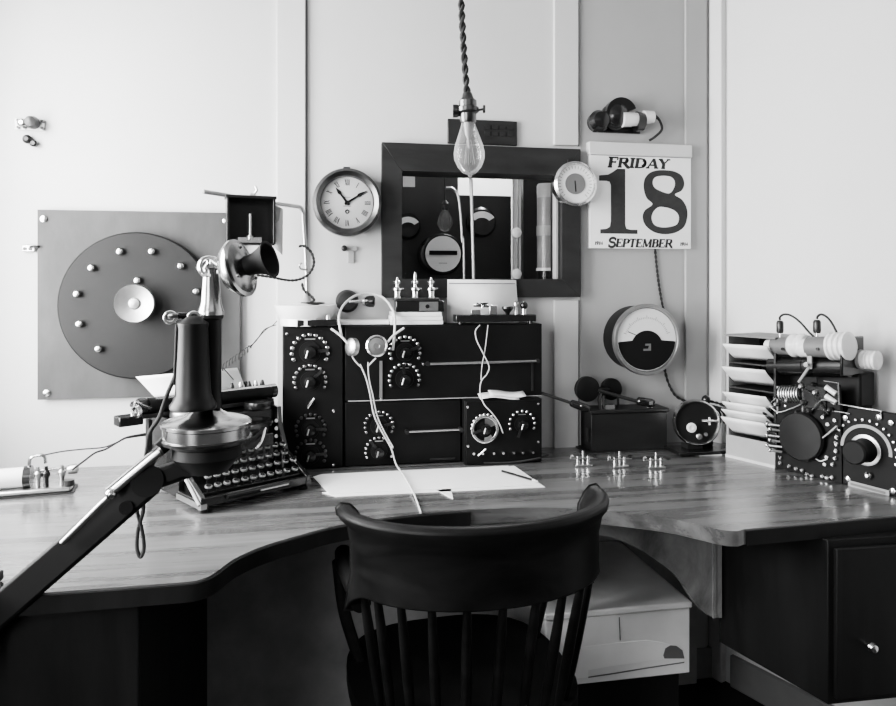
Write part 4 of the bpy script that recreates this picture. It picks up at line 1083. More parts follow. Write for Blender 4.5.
# round galvanometer by the rack
pc = W(697, 424, -.17); k = mp(697, -.17)
t = thing('galvanometer', 'round glass-faced nickel instrument with cords, between the box and paper rack', 'galvanometer', (pc.x, -.16, DESK)); bs = Vector(t.location)
n_ = Vector((-.35, -1, .1))
c_ = pc-bs
MB().lathe([(22*k, 0), (23*k, .01), (23*k, .035), (21.5*k, .045), (20*k, .040), (19.5*k, .03)], c_+Vector((.012, .035, 0)), n_, 44).build('case', 'nickel', t)
MB().lathe([(19.8*k, 0), (19.8*k, .002)], c_+Vector((.012, .035, 0))+n_.normalized()*.0305, n_, 36).build('dial', 'ebon', t)
fo = c_+n_.normalized()*.0
MB().lathe([(4.6*k, 0), (4.8*k, .005), (2.2*k, .007), (2*k, .004)], fo+Vector((-7*k, -.004, -3*k)), n_, 20).build('small_dial', 'porc', t)
MB().lathe([(3*k, 0), (3*k, .012), (1*k, .014)], fo+Vector((1*k, -.004, -12*k)), n_, 14).build('stud', 'nickel', t)
MB().cyl(fo+Vector((3*k, -.01, 4*k)), fo+Vector((22*k, -.015, 3*k)), 1.2*k).build('needle', 'nickel', t)
MB().lathe([(2*k, 0), (2*k, .012)], fo+Vector((8*k, -.004, -10*k)), n_, 12).build('stud', 'nickel', t)
MB().cyl(fo+Vector((12*k, -.008, -1*k)), fo+Vector((12*k, -.008, 7*k)), 1.2*k).build('clip', 'nickel', t)
MB().bb((-24*k, -.04, .004), (26*k, .06, .014)).build('base', 'black', t, bevel=.002)
MB().bb((-8*k, -.0, .013), (8*k, .04, c_.z-21*k)).build('foot', 'darkmetal', t)
MB().bb((12*k, .03, .014), (26*k, .075, 30*k)).build('coil_box', 'black', t, bevel=.003)
b = MB()
for i in range(6):
    a = W(706+i*2, 404+i*.5, -.12)-bs
    b.tube([a, a+Vector((.02+.006*i, -.02, -.02)), a+Vector((.03+.006*i, -.01, -.055))], .003)
b.build('cord', 'cordd', t)
b = MB().sphere(W(706, 400, -.09)-bs, .014, sc=(1, 1, 1.1)); b.build('cord_knob', 'black', t)
o = sheet([(675, 447), (700, 456), (722, 455.5), (712, 446)], DESK+.0006, 'white_card', 'white card lying on the desk under the galvanometer', 'card', th=.004)

# ---- paper rack on the right wall
s0, s1 = .165, .325; dfront = .160; ztop = W(721, 336, -.217).z
def RL(t_, s_, d, z): return RW(s_, d, z)-Vector(t_.location)
rot = Matrix.Rotation(SPL, 3, 'Z')   # local x -> toward +x side (into wall), y -> along wall away from camera
t = thing('paper_rack', 'open wooden message rack stuffed with white papers, in the right corner', 'rack', RW((s0+s1)/2, dfront/2, DESK), SPL)
# local frame: +x into the right wall, -y toward camera
Lr = (s1-s0)/2; hd = dfront/2-.004; hz = ztop-DESK
def rb(x0, x1, y0, y1, z0, z1): return MB().bb((x0, y0, z0), (x1, y1, z1))
rb(-hd, hd, Lr-.007, Lr, 0, hz).build('side_board', 'midgrey', t, bevel=.001)
rb(-hd, hd, -Lr, -Lr+.007, 0, hz).build('side_board', 'frame', t, bevel=.001)
rb(hd-.006, hd, -Lr+.007, Lr-.007, 0, hz).build('back_board', 'blackmat', t)
rb(-hd-.006, hd, -Lr-.002, Lr+.003, hz, hz+.005).build('top_board', 'grey', t)
rb(-hd-.003, -hd+.006, -Lr, Lr, 0, .066).build('front_board', 'midgrey', t, bevel=.001)
shelves = [.105, .125, .148, .172, .245, .31]
rb(-hd-.005, -hd+.004, -Lr, Lr, 0, .008).build('bottom_rail', 'card', t)
for i, z_ in enumerate((.205, .278)):
    rb(-hd+.004, hd-.006, -Lr+.007, Lr-.007, z_, z_+.004).build('shelf', 'frame', t)
rk = t
def pshelf(z0, z1, out, lab_, n=0):
    c_ = RW((s0+s1)/2, dfront+.001, DESK)
    vs = []
    # a sheet tucked in its slot, the upper edge leaning out
    for a in range(5):
        u_ = a/4
        for c in range(2):
            yy = (Lr-.010) if c == 0 else (-Lr+.010)
            vs.append(Vector((.030*u_**1.3-out*(1-u_)-.003, yy-.003*u_, z1-(z1-z0)*u_+(.003 if c else 0))))
    fs = [(a*2, a*2+1, a*2+3, a*2+2) for a in range(4)]
    o_ = MB().add(vs, fs).build('message_paper', 'paper'); o_.location = c_; o_.rotation_euler = (0, 0, SPL)
    o_.modifiers.new('s', 'SOLIDIFY').thickness = .002
    return tag(o_, lab_, 'paper', 'papers in the message rack')
pshelf(.291, .336, .022, 'white papers in the top slot of the message rack')
pshelf(.222, .270, .026, 'white papers in the slot below the top of the message rack')
pshelf(.152, .196, .022, 'white papers at the head of the lower bundle in the message rack')
pshelf(.128, .168, .026, 'white papers second from the head of the lower bundle in the rack')
pshelf(.106, .146, .029, 'white papers third from the head of the lower bundle in the rack')
pshelf(.070, .124, .030, 'white papers lowest in the message rack, over its front board')

# ---- right tuner + dial panel
def wm(s_, d, z):   # matrix: local x -> along wall toward camera, local y -> up, local z -> out of the wall
    o_ = RW(s_, d, z); m_ = Matrix((( wd.x, 0, wn.x, o_.x), (wd.y, 0, wn.y, o_.y), (0, 1, 0, o_.z), (0, 0, 0, 1)))
    return m_
def panelpt(px, py, d):
    """sighting onto the plane d in front of the right wall -> (s, z)"""
    dx, dy = ray(px)
    o_ = RW(0, d, 0)
    # o + s*wd = (dx t, CAMY+dy t)
    det = dx*(-wd.y)-(-wd.x)*dy
    t_ = ((o_.x)*(-wd.y)-(-wd.x)*(o_.y-CAMY))/det
    s_ = (dx*(o_.y-CAMY)-dy*(o_.x))/det
    return s_, EYE-(py-HZ)*t_/F, t_
PD = .155
t = thing('radio_tuner', 'black radio tuner panel edged with bright studs, right of the paper rack', 'radio', RW(.44, .08, DESK)); bs = Vector(t.location)
def PP(px, py, d): s_, z_, t_ = panelpt(px, py, d); return RW(s_, d, z_)-bs
out = [(776, 467), (776, 420), (781, 398), (800, 390), (838, 385), (841, 420), (842, 484), (820, 479), (795, 473)]
poly = []
for q_ in out: s_, z_, _ = panelpt(q_[0], q_[1], PD); poly.append((s_-.44, max(z_, DESK+.001)-DESK))
M0 = Matrix.Translation(-bs) @ wm(.44, PD-.012, DESK)
MB().prism(poly, .012, M0).build('panel', 'ebon2', t, bevel=.002)
bx = MB().box((0, 0, .10), (.10, .15, .20), rot); bx.v = [v+(RW(.44, .075, DESK)-bs) for v in bx.v]; bx.build('case', 'black', t)
k = 1.88/F
MB().lathe([(25*k, 0), (25*k, .012), (23*k, .018), (4*k, .02)], PP(803, 436, PD), wn, 40).build('large_disc', 'ebon', t)
for q_ in ((837, 428), (837.5, 437), (837.5, 444), (837, 451), (836, 458), (833.5, 464), (790, 466), (797, 468.5), (803, 470), (808, 474), (813, 475.5), (823, 476), (828, 477.5), (833, 477), (781, 463), (781, 457)):
    MB().lathe([(2.2*k, 0), (2.2*k, .006), (1.2*k, .009)], PP(q_[0], q_[1], PD), wn, 12).build('stud', 'nickel', t)
MB().cyl(PP(818, 442, PD+.012), PP(837, 426, PD+.012), .0028).build('pointer', 'dullmetal', t)
MB().tube([PP(814, 451, PD+.006), PP(815, 457, PD+.006), PP(820, 461, PD+.006), PP(827, 459, PD+.004)], .002).build('jumper_wire', 'dullmetal', t)
for i, py in enumerate((424, 429, 435, 440, 445, 450)):
    a, c = PP(767+(i % 2)*3, py, PD+.03), PP(782, py+2, PD+.012)
    MB().cyl(a, c, .0036, n=12).build('terminal_rod', 'dullmetal', t)
    MB().sphere(a, .0055, 12).build('terminal_ball', 'nickel', t)
MB().box(PP(774, 437, PD+.008), (.02, .03, .06), rot).build('terminal_block', 'black', t)
for q_ in ((829, 424), (824, 417), (836, 420), (828, 457), (826, 464)):
    MB().lathe([(1.8*k, 0), (1.8*k, .008)], PP(q_[0], q_[1], PD), wn, 10).build('stud', 'nickel', t)
# coil, insulators on top of the tuner
c0, c1 = PP(783, 394, PD-.01), PP(801, 394, PD-.01)
b = MB()
for i in range(8): q_ = c0.lerp(c1, i/7); b._ring(q_, (c1-c0), 9.5*k, 8*k, .0035, 20)
cl_ = b.build('coil', 'dullmetal', t)
MB().cyl(c0-(c1-c0)*.15, c1+(c1-c0)*.15, 8*k).build('coil_core', 'ebon', t)
for q_ in (c0-(c1-c0)*.2, c1+(c1-c0)*.2):
    b = MB().box(q_+Vector((0, 0, -.015)), (.02, .004, .075), rot); b.build('coil_bracket', 'midgrey', t)
for i, (px, py) in enumerate(((775, 398), (772, 407), (778, 413), (786, 406), (794, 408), (806, 396), (812, 394), (815, 402), (824, 408))):
    MB().sphere(PP(px, py, PD-.005), .007 if i % 2 else .0055, 12).build('terminal_knob', 'nickel' if i % 2 else 'dullmetal', t)
for i, (px, py, r_) in enumerate(((806, 402, .008), (818, 392, .007), (812, 410, .009), (800, 412, .006), (790, 400, .006), (768, 412, .007), (771, 419, .008), (779, 404, .006), (828, 414, .006), (833, 409, .006), (804, 386, .007), (816, 384, .006))):
    MB().lathe([(r_*.6, 0), (r_*.6, .006), (r_, .008), (r_, .016), (r_*.5, .02)], PP(px, py, PD-.004), wn, 14).build('terminal_knob', ('darkmetal', 'dullmetal', 'black')[i % 3], t)
MB().tube([PP(776, 398, PD), PP(770, 405, PD+.012), PP(778, 412, PD+.016), PP(790, 409, PD+.012), PP(806, 402, PD+.01)], .0016).build('jumper_wire', 'dullmetal', t)
MB().tube([PP(801, 388, PD), PP(812, 394, PD+.016), PP(820, 404, PD+.012), PP(828, 414, PD+.01)], .0018).build('jumper_wire', 'cordd', t)
MB().tube([PP(812, 410, PD+.012), PP(822, 400, PD+.02), PP(834, 403, PD+.012)], .0016).build('jumper_wire', 'dullmetal', t)
MB().cyl(PP(768, 400, PD-.02), PP(786, 416, PD-.02), .016).build('lead_cable', 'black', t)
for a, c in (((826, 387), (836, 394)), ((826, 396), (836, 403))):
    MB().cyl(PP(a[0], a[1], PD+.002), PP(c[0], c[1], PD+.002), .007, n=14).build('insulator', 'porc', t)
MB().box(PP(820, 397, PD-.02), (.05, .06, .06), rot).build('coil_case', 'black', t)
MB().tube([PP(824, 381, PD+.004), PP(838, 383, PD+.004), PP(839, 404, PD+.004), PP(862, 408, PD+.004), PP(881, 411, PD+.004), PP(881.5, 419, PD+.004)], .0022, 8, False).build('bus_wire', 'nickel', t)
MB().tube([PP(824, 410, PD+.004), PP(840, 412, PD+.004), PP(850, 414, PD+.004)], .0022, 8, False).build('bus_wire', 'nickel', t)

t = thing('wavemeter', 'black radio panel with a large knob and silver arc dial, at the right edge', 'radio', RW(.62, .08, DESK)); bs = Vector(t.location)
out = [(842.5, 485), (842.5, 421), (848, 408), (870, 410), (905, 415), (960, 430), (960, 515)]
poly = []
for q_ in out: s_, z_, _ = panelpt(q_[0], q_[1], PD); poly.append((s_-.62, max(z_, DESK+.001)-DESK))
poly[-1] = (poly[-2][0], .001); poly[0] = (poly[0][0], .001)
M0 = Matrix.Translation(-bs) @ wm(.62, PD-.012, DESK)
MB().prism(poly, .012, M0).build('panel', 'ebon2', t, bevel=.002)
bx = MB().box((0, 0, .07), (.11, .22, .14), rot); bx.v = [v+(RW(.645, .082, DESK)-bs) for v in bx.v]; bx.build('case', 'black', t)
k = 1.78/F
pc = PP(866, 450, PD)
def wloc(c_, x, y, z=0.): return c_+wd*x+Vector((0, 0, y))+wn*z
M1 = Matrix(((wd.x, 0, wn.x, pc.x), (wd.y, 0, wn.y, pc.y), (0, 1, 0, pc.z), (0, 0, 0, 1)))
n = 24; ro, ri = 25.5*k, 22.3*k
poly = [(ro*math.cos(R(-5+185*i/n)), ro*math.sin(R(-5+185*i/n))) for i in range(n+1)]+[(ri*math.cos(R(180-185*i/n)), ri*math.sin(R(180-185*i/n))) for i in range(n+1)]
MB().prism(poly, .002, M1).build('arc_scale', 'midgrey', t)
for i in range(16):
    a = R(190-205*i/15); MB().lathe([(1.6*k, 0), (1.6*k, .005), (1*k, .007)], wloc(pc, 30.5*k*math.cos(a), 30.5*k*math.sin(a)), wn, 10).build('stud', 'nickel', t)
MB().lathe([(15.5*k, 0), (15.5*k, .005), (14*k, .006)], wloc(pc, 0, 0, 0), wn, 32).build('knob_skirt', 'dullmetal', t)
MB().lathe([(12.5*k, 0), (11*k, .02), (10.5*k, .035), (12*k, .042), (12*k, .05), (10.5*k, .053), (1*k, .053)], wloc(pc, 0, 0, .004), wn, 32).build('knob', 'blackmat', t)
for px, py in ((845.5, 418), (879, 417.5), (891, 423), (848, 479), (893, 491)):
    MB().lathe([(3*k, 0), (3*k, .004), (1*k, .006)], PP(px, py, PD), wn, 14).build('screw', 'nickel', t)
MB().lathe([(3.6*k, 0), (3.6*k, .01), (1.5*k, .014)], PP(869.5, 475, PD), wn, 16).build('terminal', 'nickel', t)
q_ = [PP(849, 480, PD), PP(849, 485.5, PD), PP(890, 497, PD), PP(890, 490.5, PD)]
MB().add([v+wn*.0015 for v in q_]+[v+wn*.004 for v in q_], [(0,1,2,3),(7,6,5,4),(0,4,5,1),(1,5,6,2),(2,6,7,3),(3,7,4,0)]).build('name_plate', 'midgrey', t)
q2 = [q_[0].lerp(q_[2], .1), q_[1].lerp(q_[3], .1), q_[2].lerp(q_[0], .1), q_[3].lerp(q_[1], .1)]
MB().add([v+wn*.0046 for v in (q_[0].lerp(q_[3], .06).lerp(q_[1].lerp(q_[2], .06), .3), q_[0].lerp(q_[3], .06).lerp(q_[1].lerp(q_[2], .06), .7), q_[0].lerp(q_[3], .92).lerp(q_[1].lerp(q_[2], .92), .7), q_[0].lerp(q_[3], .92).lerp(q_[1].lerp(q_[2], .92), .3))], [(0, 1, 2, 3)]).build('plate_inset', 'grey', t)

# ---- horizontal tube unit above the tuner
TD = .11
t = thing('condenser_unit', 'pair of horizontal cylinders with white insulators and cord plugs, above the tuner', 'condenser', RW(.45, TD-.03, DESK+.205)); bs = Vector(t.location)
def cylh(px0, py0, px1, py1, r0, r1, d, name, m, prof=None):
    a, c = PP(px0, py0, d), PP(px1, py1, d); L = (c-a)
    pr_ = prof(L.length) if prof else [(r0, 0), (r1, L.length)]
    return MB().lathe(pr_, a, L, 28).build(name, m, t)
k = 1.92/F
def ribs(r, n):
    def f(L):
        o_ = [(r*.6, 0)]
        for i in range(n): o_ += [(r*.86, L*(i+.05)/n), (r, L*(i+.3)/n), (r, L*(i+.7)/n), (r*.86, L*(i+.95)/n)]
        return o_+[(r*.6, L)]
    return f
cylh(768, 347, 775, 347, 8*k, 9*k, TD+.03, 'end_insulator', 'porc')
cylh(774, 346, 792, 346, 9*k, 9.5*k, TD+.03, 'cylinder', 'grey')
cylh(791, 345.5, 807, 345.5, 0, 0, TD+.03, 'ribbed_insulator', 'porc', ribs(12*k, 2))
cylh(803, 348, 810, 348, 9*k, 9.5*k, TD+.045, 'end_insulator', 'porc')
cylh(809, 347, 831, 347, 10*k, 10.5*k, TD+.045, 'cylinder', 'grey')
cylh(830, 346.5, 851, 346, 0, 0, TD+.045, 'ribbed_insulator', 'porc', ribs(13.5*k, 4))
b = MB()
a = PP(852, 356, TD+.02)
b.box(a, (.10, .008, .10), rot); b.build('mounting_plate', 'black', t, bevel=.004)
cylh(858, 359, 863, 359.5, 9.5*k, 9.5*k, TD-.01, 'insulator_cap', 'midgrey')
cylh(862, 359.5, 879, 360.5, 0, 0, TD-.01, 'end_ribbed_insulator', 'porc', ribs(9*k, 4))
cylh(772, 366, 806, 366, 10*k, 10*k, TD+.02, 'lower_drum', 'black')
cylh(806, 366, 850, 366, 11*k, 11*k, TD+.015, 'lower_drum', 'black')
b = MB().box(PP(810, 362, TD+.055), (.006, .012, .036), rot); b.cyl(PP(810, 366, TD+.058), PP(799, 382, TD+.05), .004); b.build('support_bracket', 'midgrey', t)
MB().lathe([(2.5*k, 0), (2.5*k, .004)], PP(806.5, 364.5, TD+.065), wn, 12).build('screw', 'nickel', t)
b = MB().box(PP(845, 387, TD-.04), (.07, .12, .09), rot); b.build('rear_box', 'blackmat', t, bevel=.006)
for v in [0]:
    pass
b = MB().box(PP(812, 384, TD-.03), (.03, .16, .05), rot); b.build('cross_support', 'black', t)
for (px, pts) in ((780, ((780, 320), (780, 317), (784, 314.5), (791, 315.5), (800, 322), (808, 331), (815, 338))), (817, ((817, 319), (818, 316), (822, 314.5), (828, 318), (833, 325), (837, 333)))):
    d = TD+.03 if px == 780 else TD+.045
    MB().lathe([(3*k, 0), (3.6*k, 2*k), (3.6*k, 11*k), (2.4*k, 13*k)], PP(px, 333, d), n=16).build('plug', 'darkmetal', t)
    MB().lathe([(1.3*k, 0), (1.3*k, 6*k)], PP(px, 338, d), n=10).build('plug_pin', 'nickel', t)
    MB().tube([PP(q_[0], q_[1], d-.002*i) for i, q_ in enumerate(pts)], .0030).build('plug_cord', 'cordd', t)
for px in (783, 818): 
    MB().lathe([(1.6*k, 0), (1.6*k, .004)], PP(px, 349, TD+.03+.026 if px == 783 else TD+.045+.027), wn, 10).build('hole', 'black', t)

# ================================================================ TYPEWRITER
tl = G(201, 515); TR_ = R(34)
t = thing('typewriter', 'black typewriter with paper in its carriage, on the left of the desk', 'typewriter', tl, TR_)
# local: origin at front-left foot, x right, y back
Wt, Dt = .285, .30
def tb(n_, m, x0, x1, y0, y1, z0, z1, bev=.002): return MB().bb((x0, y0, z0), (x1, y1, z1)).build(n_, m, t, bevel=bev)
for x in (.012, Wt-.012):
    for y in (.015, Dt-.015): MB().lathe([(.011, 0), (.013, .008), (.009, .014)], (x, y, 0), n=14).build('foot', 'black', t)
# side frames: sloped triangular bright-edged castings
for x in (0, Wt-.012):
    side = [(0, .012), (0, .035), (.10, .085), (.13, .15), (.135, .19), (Dt, .19), (Dt, .012)]
    hole = [(.03, .028), (.03, .036), (.10, .072), (.115, .072), (.115, .028)]
    mm = Matrix.Translation((x, 0, 0)) @ Matrix(((0,0,1,0),(1,0,0,0),(0,1,0,0),(0,0,0,1)))
    MB().prism(side, .012, mm, [hole]).build('side_frame', 'black', t, bevel=.0015)
    b = MB(); b.bb((x-.001, -.002, .010), (x+.013, .125, .022)); b.build('frame_foot', 'dullmetal' if x == 0 else 'black', t)
dg = MB().tube([(-.002, .004, .02), (-.002, .10, .085)], .004); dg.build('frame_strut', 'dullmetal', t)
tb('front_bar', 'black', .012, Wt-.012, 0, .014, .014, .034)
MB().cyl((.06, -.004, .030), (.22, -.004, .030), .0075).build('space_bar', 'black', t)
tb('space_bar_edge', 'nickel', .14, .215, -.0125, -.010, .027, .031, 0)
tb('body_back', 'black', .014, Wt-.014, .15, Dt-.01, .014, .185)
tb('key_bed', 'black', .014, Wt-.014, .02, .15, .014, .040)
# type basket: half bowl
b = MB(); n = 24; 
for i in range(n):
    a0 = R(180+180*i/(n-1)); a = Vector((Wt/2+.105*math.cos(a0), .16+.075*math.sin(a0)*.9, .15)); c = Vector((Wt/2+.035*math.cos(a0), .165+.02*math.sin(a0), .095))
    b.cyl(a, c, .0022, n=6)
b.build('type_bar', 'darkmetal', t)
b = MB(); b.tube([(Wt/2+.115*math.cos(R(180+180*i/16)), .16+.08*math.sin(R(180+180*i/16)), .155) for i in range(17)], .008); b.build('basket_rim', 'black', t)
tb('front_plate', 'black', .05, Wt-.05, .088, .098, .07, .135)
for sx in (.30, .62, .9): 
    pass
MB().tube([(Wt*.60, .06, .11), (Wt*.68, .075, .125), (Wt*.74, .09, .15)], .004).build('ribbon_guide', 'nickel', t)
for sx in (.045, Wt-.045):
    MB().lathe([(.038, 0), (.040, .006), (.038, .016), (.01, .018)], (sx, .17, .188), n=28).build('ribbon_spool', 'dullmetal' if sx < .1 else 'black', t)
# keys
kp = None
for r_ in range(4):
    n = 11
    for c_ in range(n):
        x = .026+c_*.0225+r_*.0 + (.0112 if r_ % 2 else 0)*.9; y = .018+r_*.024; z_ = .052+r_*.016
        if kp is None:
            kp = MB().lathe([(.0082, 0), (.0088, .002), (.0085, .0045), (.007, .005)], n=14).build('key', 'dullmetal', t)
            kt = MB().lathe([(.0062, .0051), (.0060, .0056)], n=12).build('key_top', 'black', kp)
            ks = MB().cyl((0, .001, -.018), (0, 0, 0), .0016, n=6).build('key_stem', 'blackmat', kp)
            kp.location = (x, y, z_); kp.rotation_euler = (R(14), 0, 0)
        else:
            q_ = kp.copy(); COL.objects.link(q_); q_.parent = t; q_.location = (x, y, z_)
            for g_ in (kt, ks): h_ = g_.copy(); COL.objects.link(h_); h_.parent = q_
# carriage
cz = .215
MB().cyl((-.03, .215, cz+.005), (Wt+.012, .215, cz+.005), .018).build('platen', 'blackmat', t)
for x in (-.055, Wt+.010):
    MB().lathe([(.017, 0), (.019, .004), (.019, .018), (.012, .022)], (x+(.0), .215, cz+.005), (1, 0, 0), 20).build('platen_knob', 'black', t)
b = MB().bb((-.035, .235, cz-.02), (Wt+.02, .262, cz+.012)); b.build('carriage_frame', 'black', t, bevel=.003)
MB().bb((-.10, .205, cz-.025), (Wt+.02, .235, cz-.014)).build('carriage_rail', 'darkmetal', t, bevel=.001)
MB().bb((-.105, .19, cz-.035), (-.05, .23, cz-.012)).build('carriage_bracket', 'black', t, bevel=.003)
b = MB(); b._ring((-.062, .195, cz-.004), (-1, -.3, 0), .016, .011, .008, 20); b.build('return_ring', 'nickel', t)
MB().tube([(-.03, .20, cz), (-.075, .18, cz+.02), (-.09, .16, cz+.018)], .004).build('return_lever', 'nickel', t)
MB().cyl((-.02, .195, cz+.022), (Wt+.02, .195, cz+.022), .0035).build('paper_bail', 'nickel', t)
for i, x in enumerate((.20, .225, .25, .27, .29)):
    MB().lathe([(.006, 0), (.008, .006), (.005, .016), (.003, .022)], (x, .24, cz+.012), n=12).build('tab_stop', 'nickel' if i % 2 else 'darkmetal', t)
MB().bb((.03, .265, cz-.06), (.26, .270, cz+.03)).build('paper_table', 'black', t, bevel=.002)
MB().cyl((.0, .295, .03), (.0, .295, .19), .010).build('rear_post', 'midgrey', t)
MB().bb((-.03, .21, .035), (-.022, .23, cz-.03)).build('drawband_post', 'darkmetal', t)
for i in range(5):
    MB().lathe([(.004, 0), (.005, .004)], (Wt-.02, .13-.0*i, .075+.02*i), (0, -1, .3), 10).build('frame_screw', 'dullmetal', t)
# the sheet in the typewriter
vs = []
for a in range(7):
    u_ = a/6; y_ = .232+.045*u_; z_ = cz+.018+.050*u_
    vs += [Vector((-.005-.03*u_, y_, z_)), Vector((.235, y_, z_))]
fs = [(a*2, a*2+1, a*2+3, a*2+2) for a in range(6)]
o = MB().add(vs, fs).build('typing_paper', 'paper'); o.location = tl; o.rotation_euler = (0, 0, TR_); tag(o, 'white sheet standing in the typewriter carriage behind the telephone', 'paper')
o.modifiers.new('s', 'SOLIDIFY').thickness = .0008
vs = []
for a in range(5):
    u_ = a/4; y_ = .19-.02*u_; z_ = cz+.014-.045*u_
    vs += [Vector((.02, y_, z_)), Vector((.235, y_, z_))]

# ================================================================ TELEPHONE ON ARM
Zp = 1.24
pb_ = DP(207, 441, Zp)
t = thing('candlestick_telephone', 'black and nickel candlestick telephone with hanging receiver, in front of the typewriter', 'telephone', pb_); bs = Vector(t.location); k = Zp/F
MB().lathe([(40*k, 0), (42*k, 2*k), (42*k, 15*k), (43.5*k, 16*k), (43.5*k, 19*k), (41*k, 21*k), (32*k, 24*k), (22*k, 26*k), (15*k, 30*k), (11*k, 34*k)], (0, 0, 0), n=48).build('base', 'phone', t)
b = MB(); b._ring((0, 0, 1*k), (0, 0, 1), 44*k, 38*k, 4*k, 48); b.build('base_ring', 'black', t)
cx_ = 4*k
MB().lathe([(11*k, 0), (10*k, 8*k), (10*k, 88*k), (12*k, 90*k), (12*k, 95*k)], (cx_, 0, 33*k), n=28).build('column', 'ebon', t)
MB().lathe([(12.5*k, 0), (12.5*k, 3*k), (12*k, 5*k), (10*k, 12*k), (7.5*k, 44*k), (8.5*k, 47*k), (6*k, 51*k)], (cx_, 0, 126*k), n=28).build('neck', 'phone', t)
# switch hook
b = MB(); b.cyl((cx_, 0, 124*k), (cx_-30*k, -12*k, 126*k), 3.4*k, n=14)
b.tube([(cx_-28*k, -16*k, 126*k), (cx_-36*k, -13*k, 126*k), (cx_-40*k, -3*k, 125*k)], 2.2*k); b.build('switch_hook', 'black', t)
for x_, y_ in ((-40, -2), (-16, -14)):
    b = MB(); b._ring((cx_+x_*k+2*k, y_*k-2*k, 124*k), (.2, -1, 0), 7*k, 3.6*k, 4*k, 22); b.build('hook_ring', 'nickel', t)
# receiver
rx, ry = -10*k, -20*k
MB().lathe([(21*k, 0), (22*k, 1*k), (22*k, 4*k), (19.5*k, 8*k), (17*k, 14*k), (15.5*k, 40*k), (14*k, 78*k), (14.5*k, 80*k), (14.5*k, 83*k), (9*k, 87*k), (5*k, 90*k)], (rx, ry, 36*k), n=36).build('receiver_shell', 'ebon', t)
b = MB(); b.tube([(rx-17*k, ry-3*k, 60*k), (rx-15.5*k, ry-4*k, 90*k), (rx-14.5*k, ry-4*k, 118*k)], 1.3*k); b.build('receiver_seam', 'darkmetal', t)
# transmitter
tp = DP(237, 269, Zp)-bs
right = Vector((CY, -SY, 0)); fwd = Vector((SY, CY, 0)); up = Vector((0, 0, 1))
ax = (right*.92+up*.26-fwd*.20).normalized()
MB().lathe([(.5*k, -13*k), (12*k, -12*k), (23*k, -8*k), (27.5*k, -1*k), (29.5*k, 2*k), (29.5*k, 5*k), (26*k, 6*k)], tp, ax, 44).build('transmitter_cup', 'phone', t)
MB().lathe([(26.5*k, 0), (24*k, 3*k), (16*k, 5*k), (10*k, 7*k)], tp+ax*5*k, ax, 44).build('transmitter_face', 'phone', t)
MB().lathe([(11*k, 0), (10*k, 6*k), (11*k, 13*k), (14*k, 21*k), (18*k, 28*k), (19*k, 29*k), (16.5*k, 28.5*k), (12*k, 21*k), (7*k, 14*k), (.2*k, 13*k)], tp+ax*8*k, ax, 40).build('mouthpiece', 'blackmat', t)
b = MB(); b.tube([Vector((cx_, 0, 176*k)), Vector((cx_+2*k, 0, 180*k)), tp-ax*10*k], 5*k, 12); b.build('pivot', 'nickel', t)
b = MB(); b._ring((cx_-3*k, -2*k, 174*k), (.5, -1, .1), 11*k, 7*k, 6*k, 24); b.build('pivot_ring', 'nickel', t)
MB().bb((cx_+8*k, -4*k, 166*k), tp-ax*4*k).build('transmitter_yoke', 'black', t) if False else None
for a in (40, 160, 280):
    e1 = ax.orthogonal().normalized(); e2 = ax.cross(e1)
    MB().sphere(tp+ax*9*k+(e1*math.cos(R(a))+e2*math.sin(R(a)))*21*k, 2*k, 8).build('face_screw', 'nickel', t)
# receiver cord
P = [DP(182, 322, Zp-.04), DP(179, 345, Zp-.045), DP(176, 372, Zp-.045), DP(167, 395, Zp-.05), DP(159, 418, Zp-.05), DP(150, 432, Zp-.05), DP(147, 448, Zp-.03), DP(144, 468, Zp+.0), DP(140, 492, Zp+.03), DP(137, 510, Zp+.035), DP(142, 530, Zp+.035), DP(144, 548, Zp+.035), DP(140.5, 557, Zp+.035), DP(137, 548, Zp+.035), DP(138, 530, Zp+.035), DP(143, 512, Zp+.035), DP(144, 494, Zp+.03), DP(150, 470, Zp+.01), DP(162, 448, Zp-.0), DP(170, 438, Zp)]
MB().tube([v-bs for v in P], .0034, 8).build('receiver_cord', 'cordd', t)

# extension arm clamped to the desk front
t = thing('telephone_arm', 'black folding extension arm carrying the telephone, rising from the lower left', 'bracket', DP(-40, 625, 1.165)); bs = Vector(t.location)
def AP(px, py, Z): return DP(px, py, Z)-bs
def bar(a, c, wid, th, name, m, bev=.002):
    a, c = Vector(a), Vector(c); d = (c-a).normalized(); side = d.cross(fwd).normalized(); nn = side.cross(d)
    o_ = []
    for q_ in (a, c):
        for s1_ in (-1, 1):
            for s2_ in (-1, 1): o_.append(q_+side*s1_*wid/2+nn*s2_*th/2)
    return MB().add(o_, [(0,1,3,2),(4,6,7,5),(0,4,5,1),(2,3,7,6),(0,2,6,4),(1,5,7,3)]).build(name, m, t, bevel=bev)
bar(AP(-30, 636, 1.168), AP(151, 479, 1.215), .052, .018, 'lower_arm', 'blackmat', .006)
bar(AP(140, 484, 1.218), AP(192, 466, 1.235), .036, .020, 'fore_arm', 'blackmat', .008)
MB().cyl(AP(147, 481, 1.20), AP(147, 481, 1.24), .026, n=28).build('elbow_joint', 'blackmat', t)
MB().cyl(AP(188, 464, 1.215), AP(188, 464, 1.255), .021, n=28).build('wrist_joint', 'blackmat', t)
MB().tube([AP(62, 543, 1.175), AP(100, 505, 1.18), AP(112, 494, 1.18)], .0045, 10, False).build('spring_rod', 'dullmetal', t)
MB().cyl(AP(112, 492, 1.185), AP(166, 447, 1.21), .0065, n=16).build('upper_tube', 'dullmetal', t)
MB().cyl(AP(108, 491, 1.19), AP(160, 448, 1.215), .0065, n=16).build('upper_tube', 'black', t)
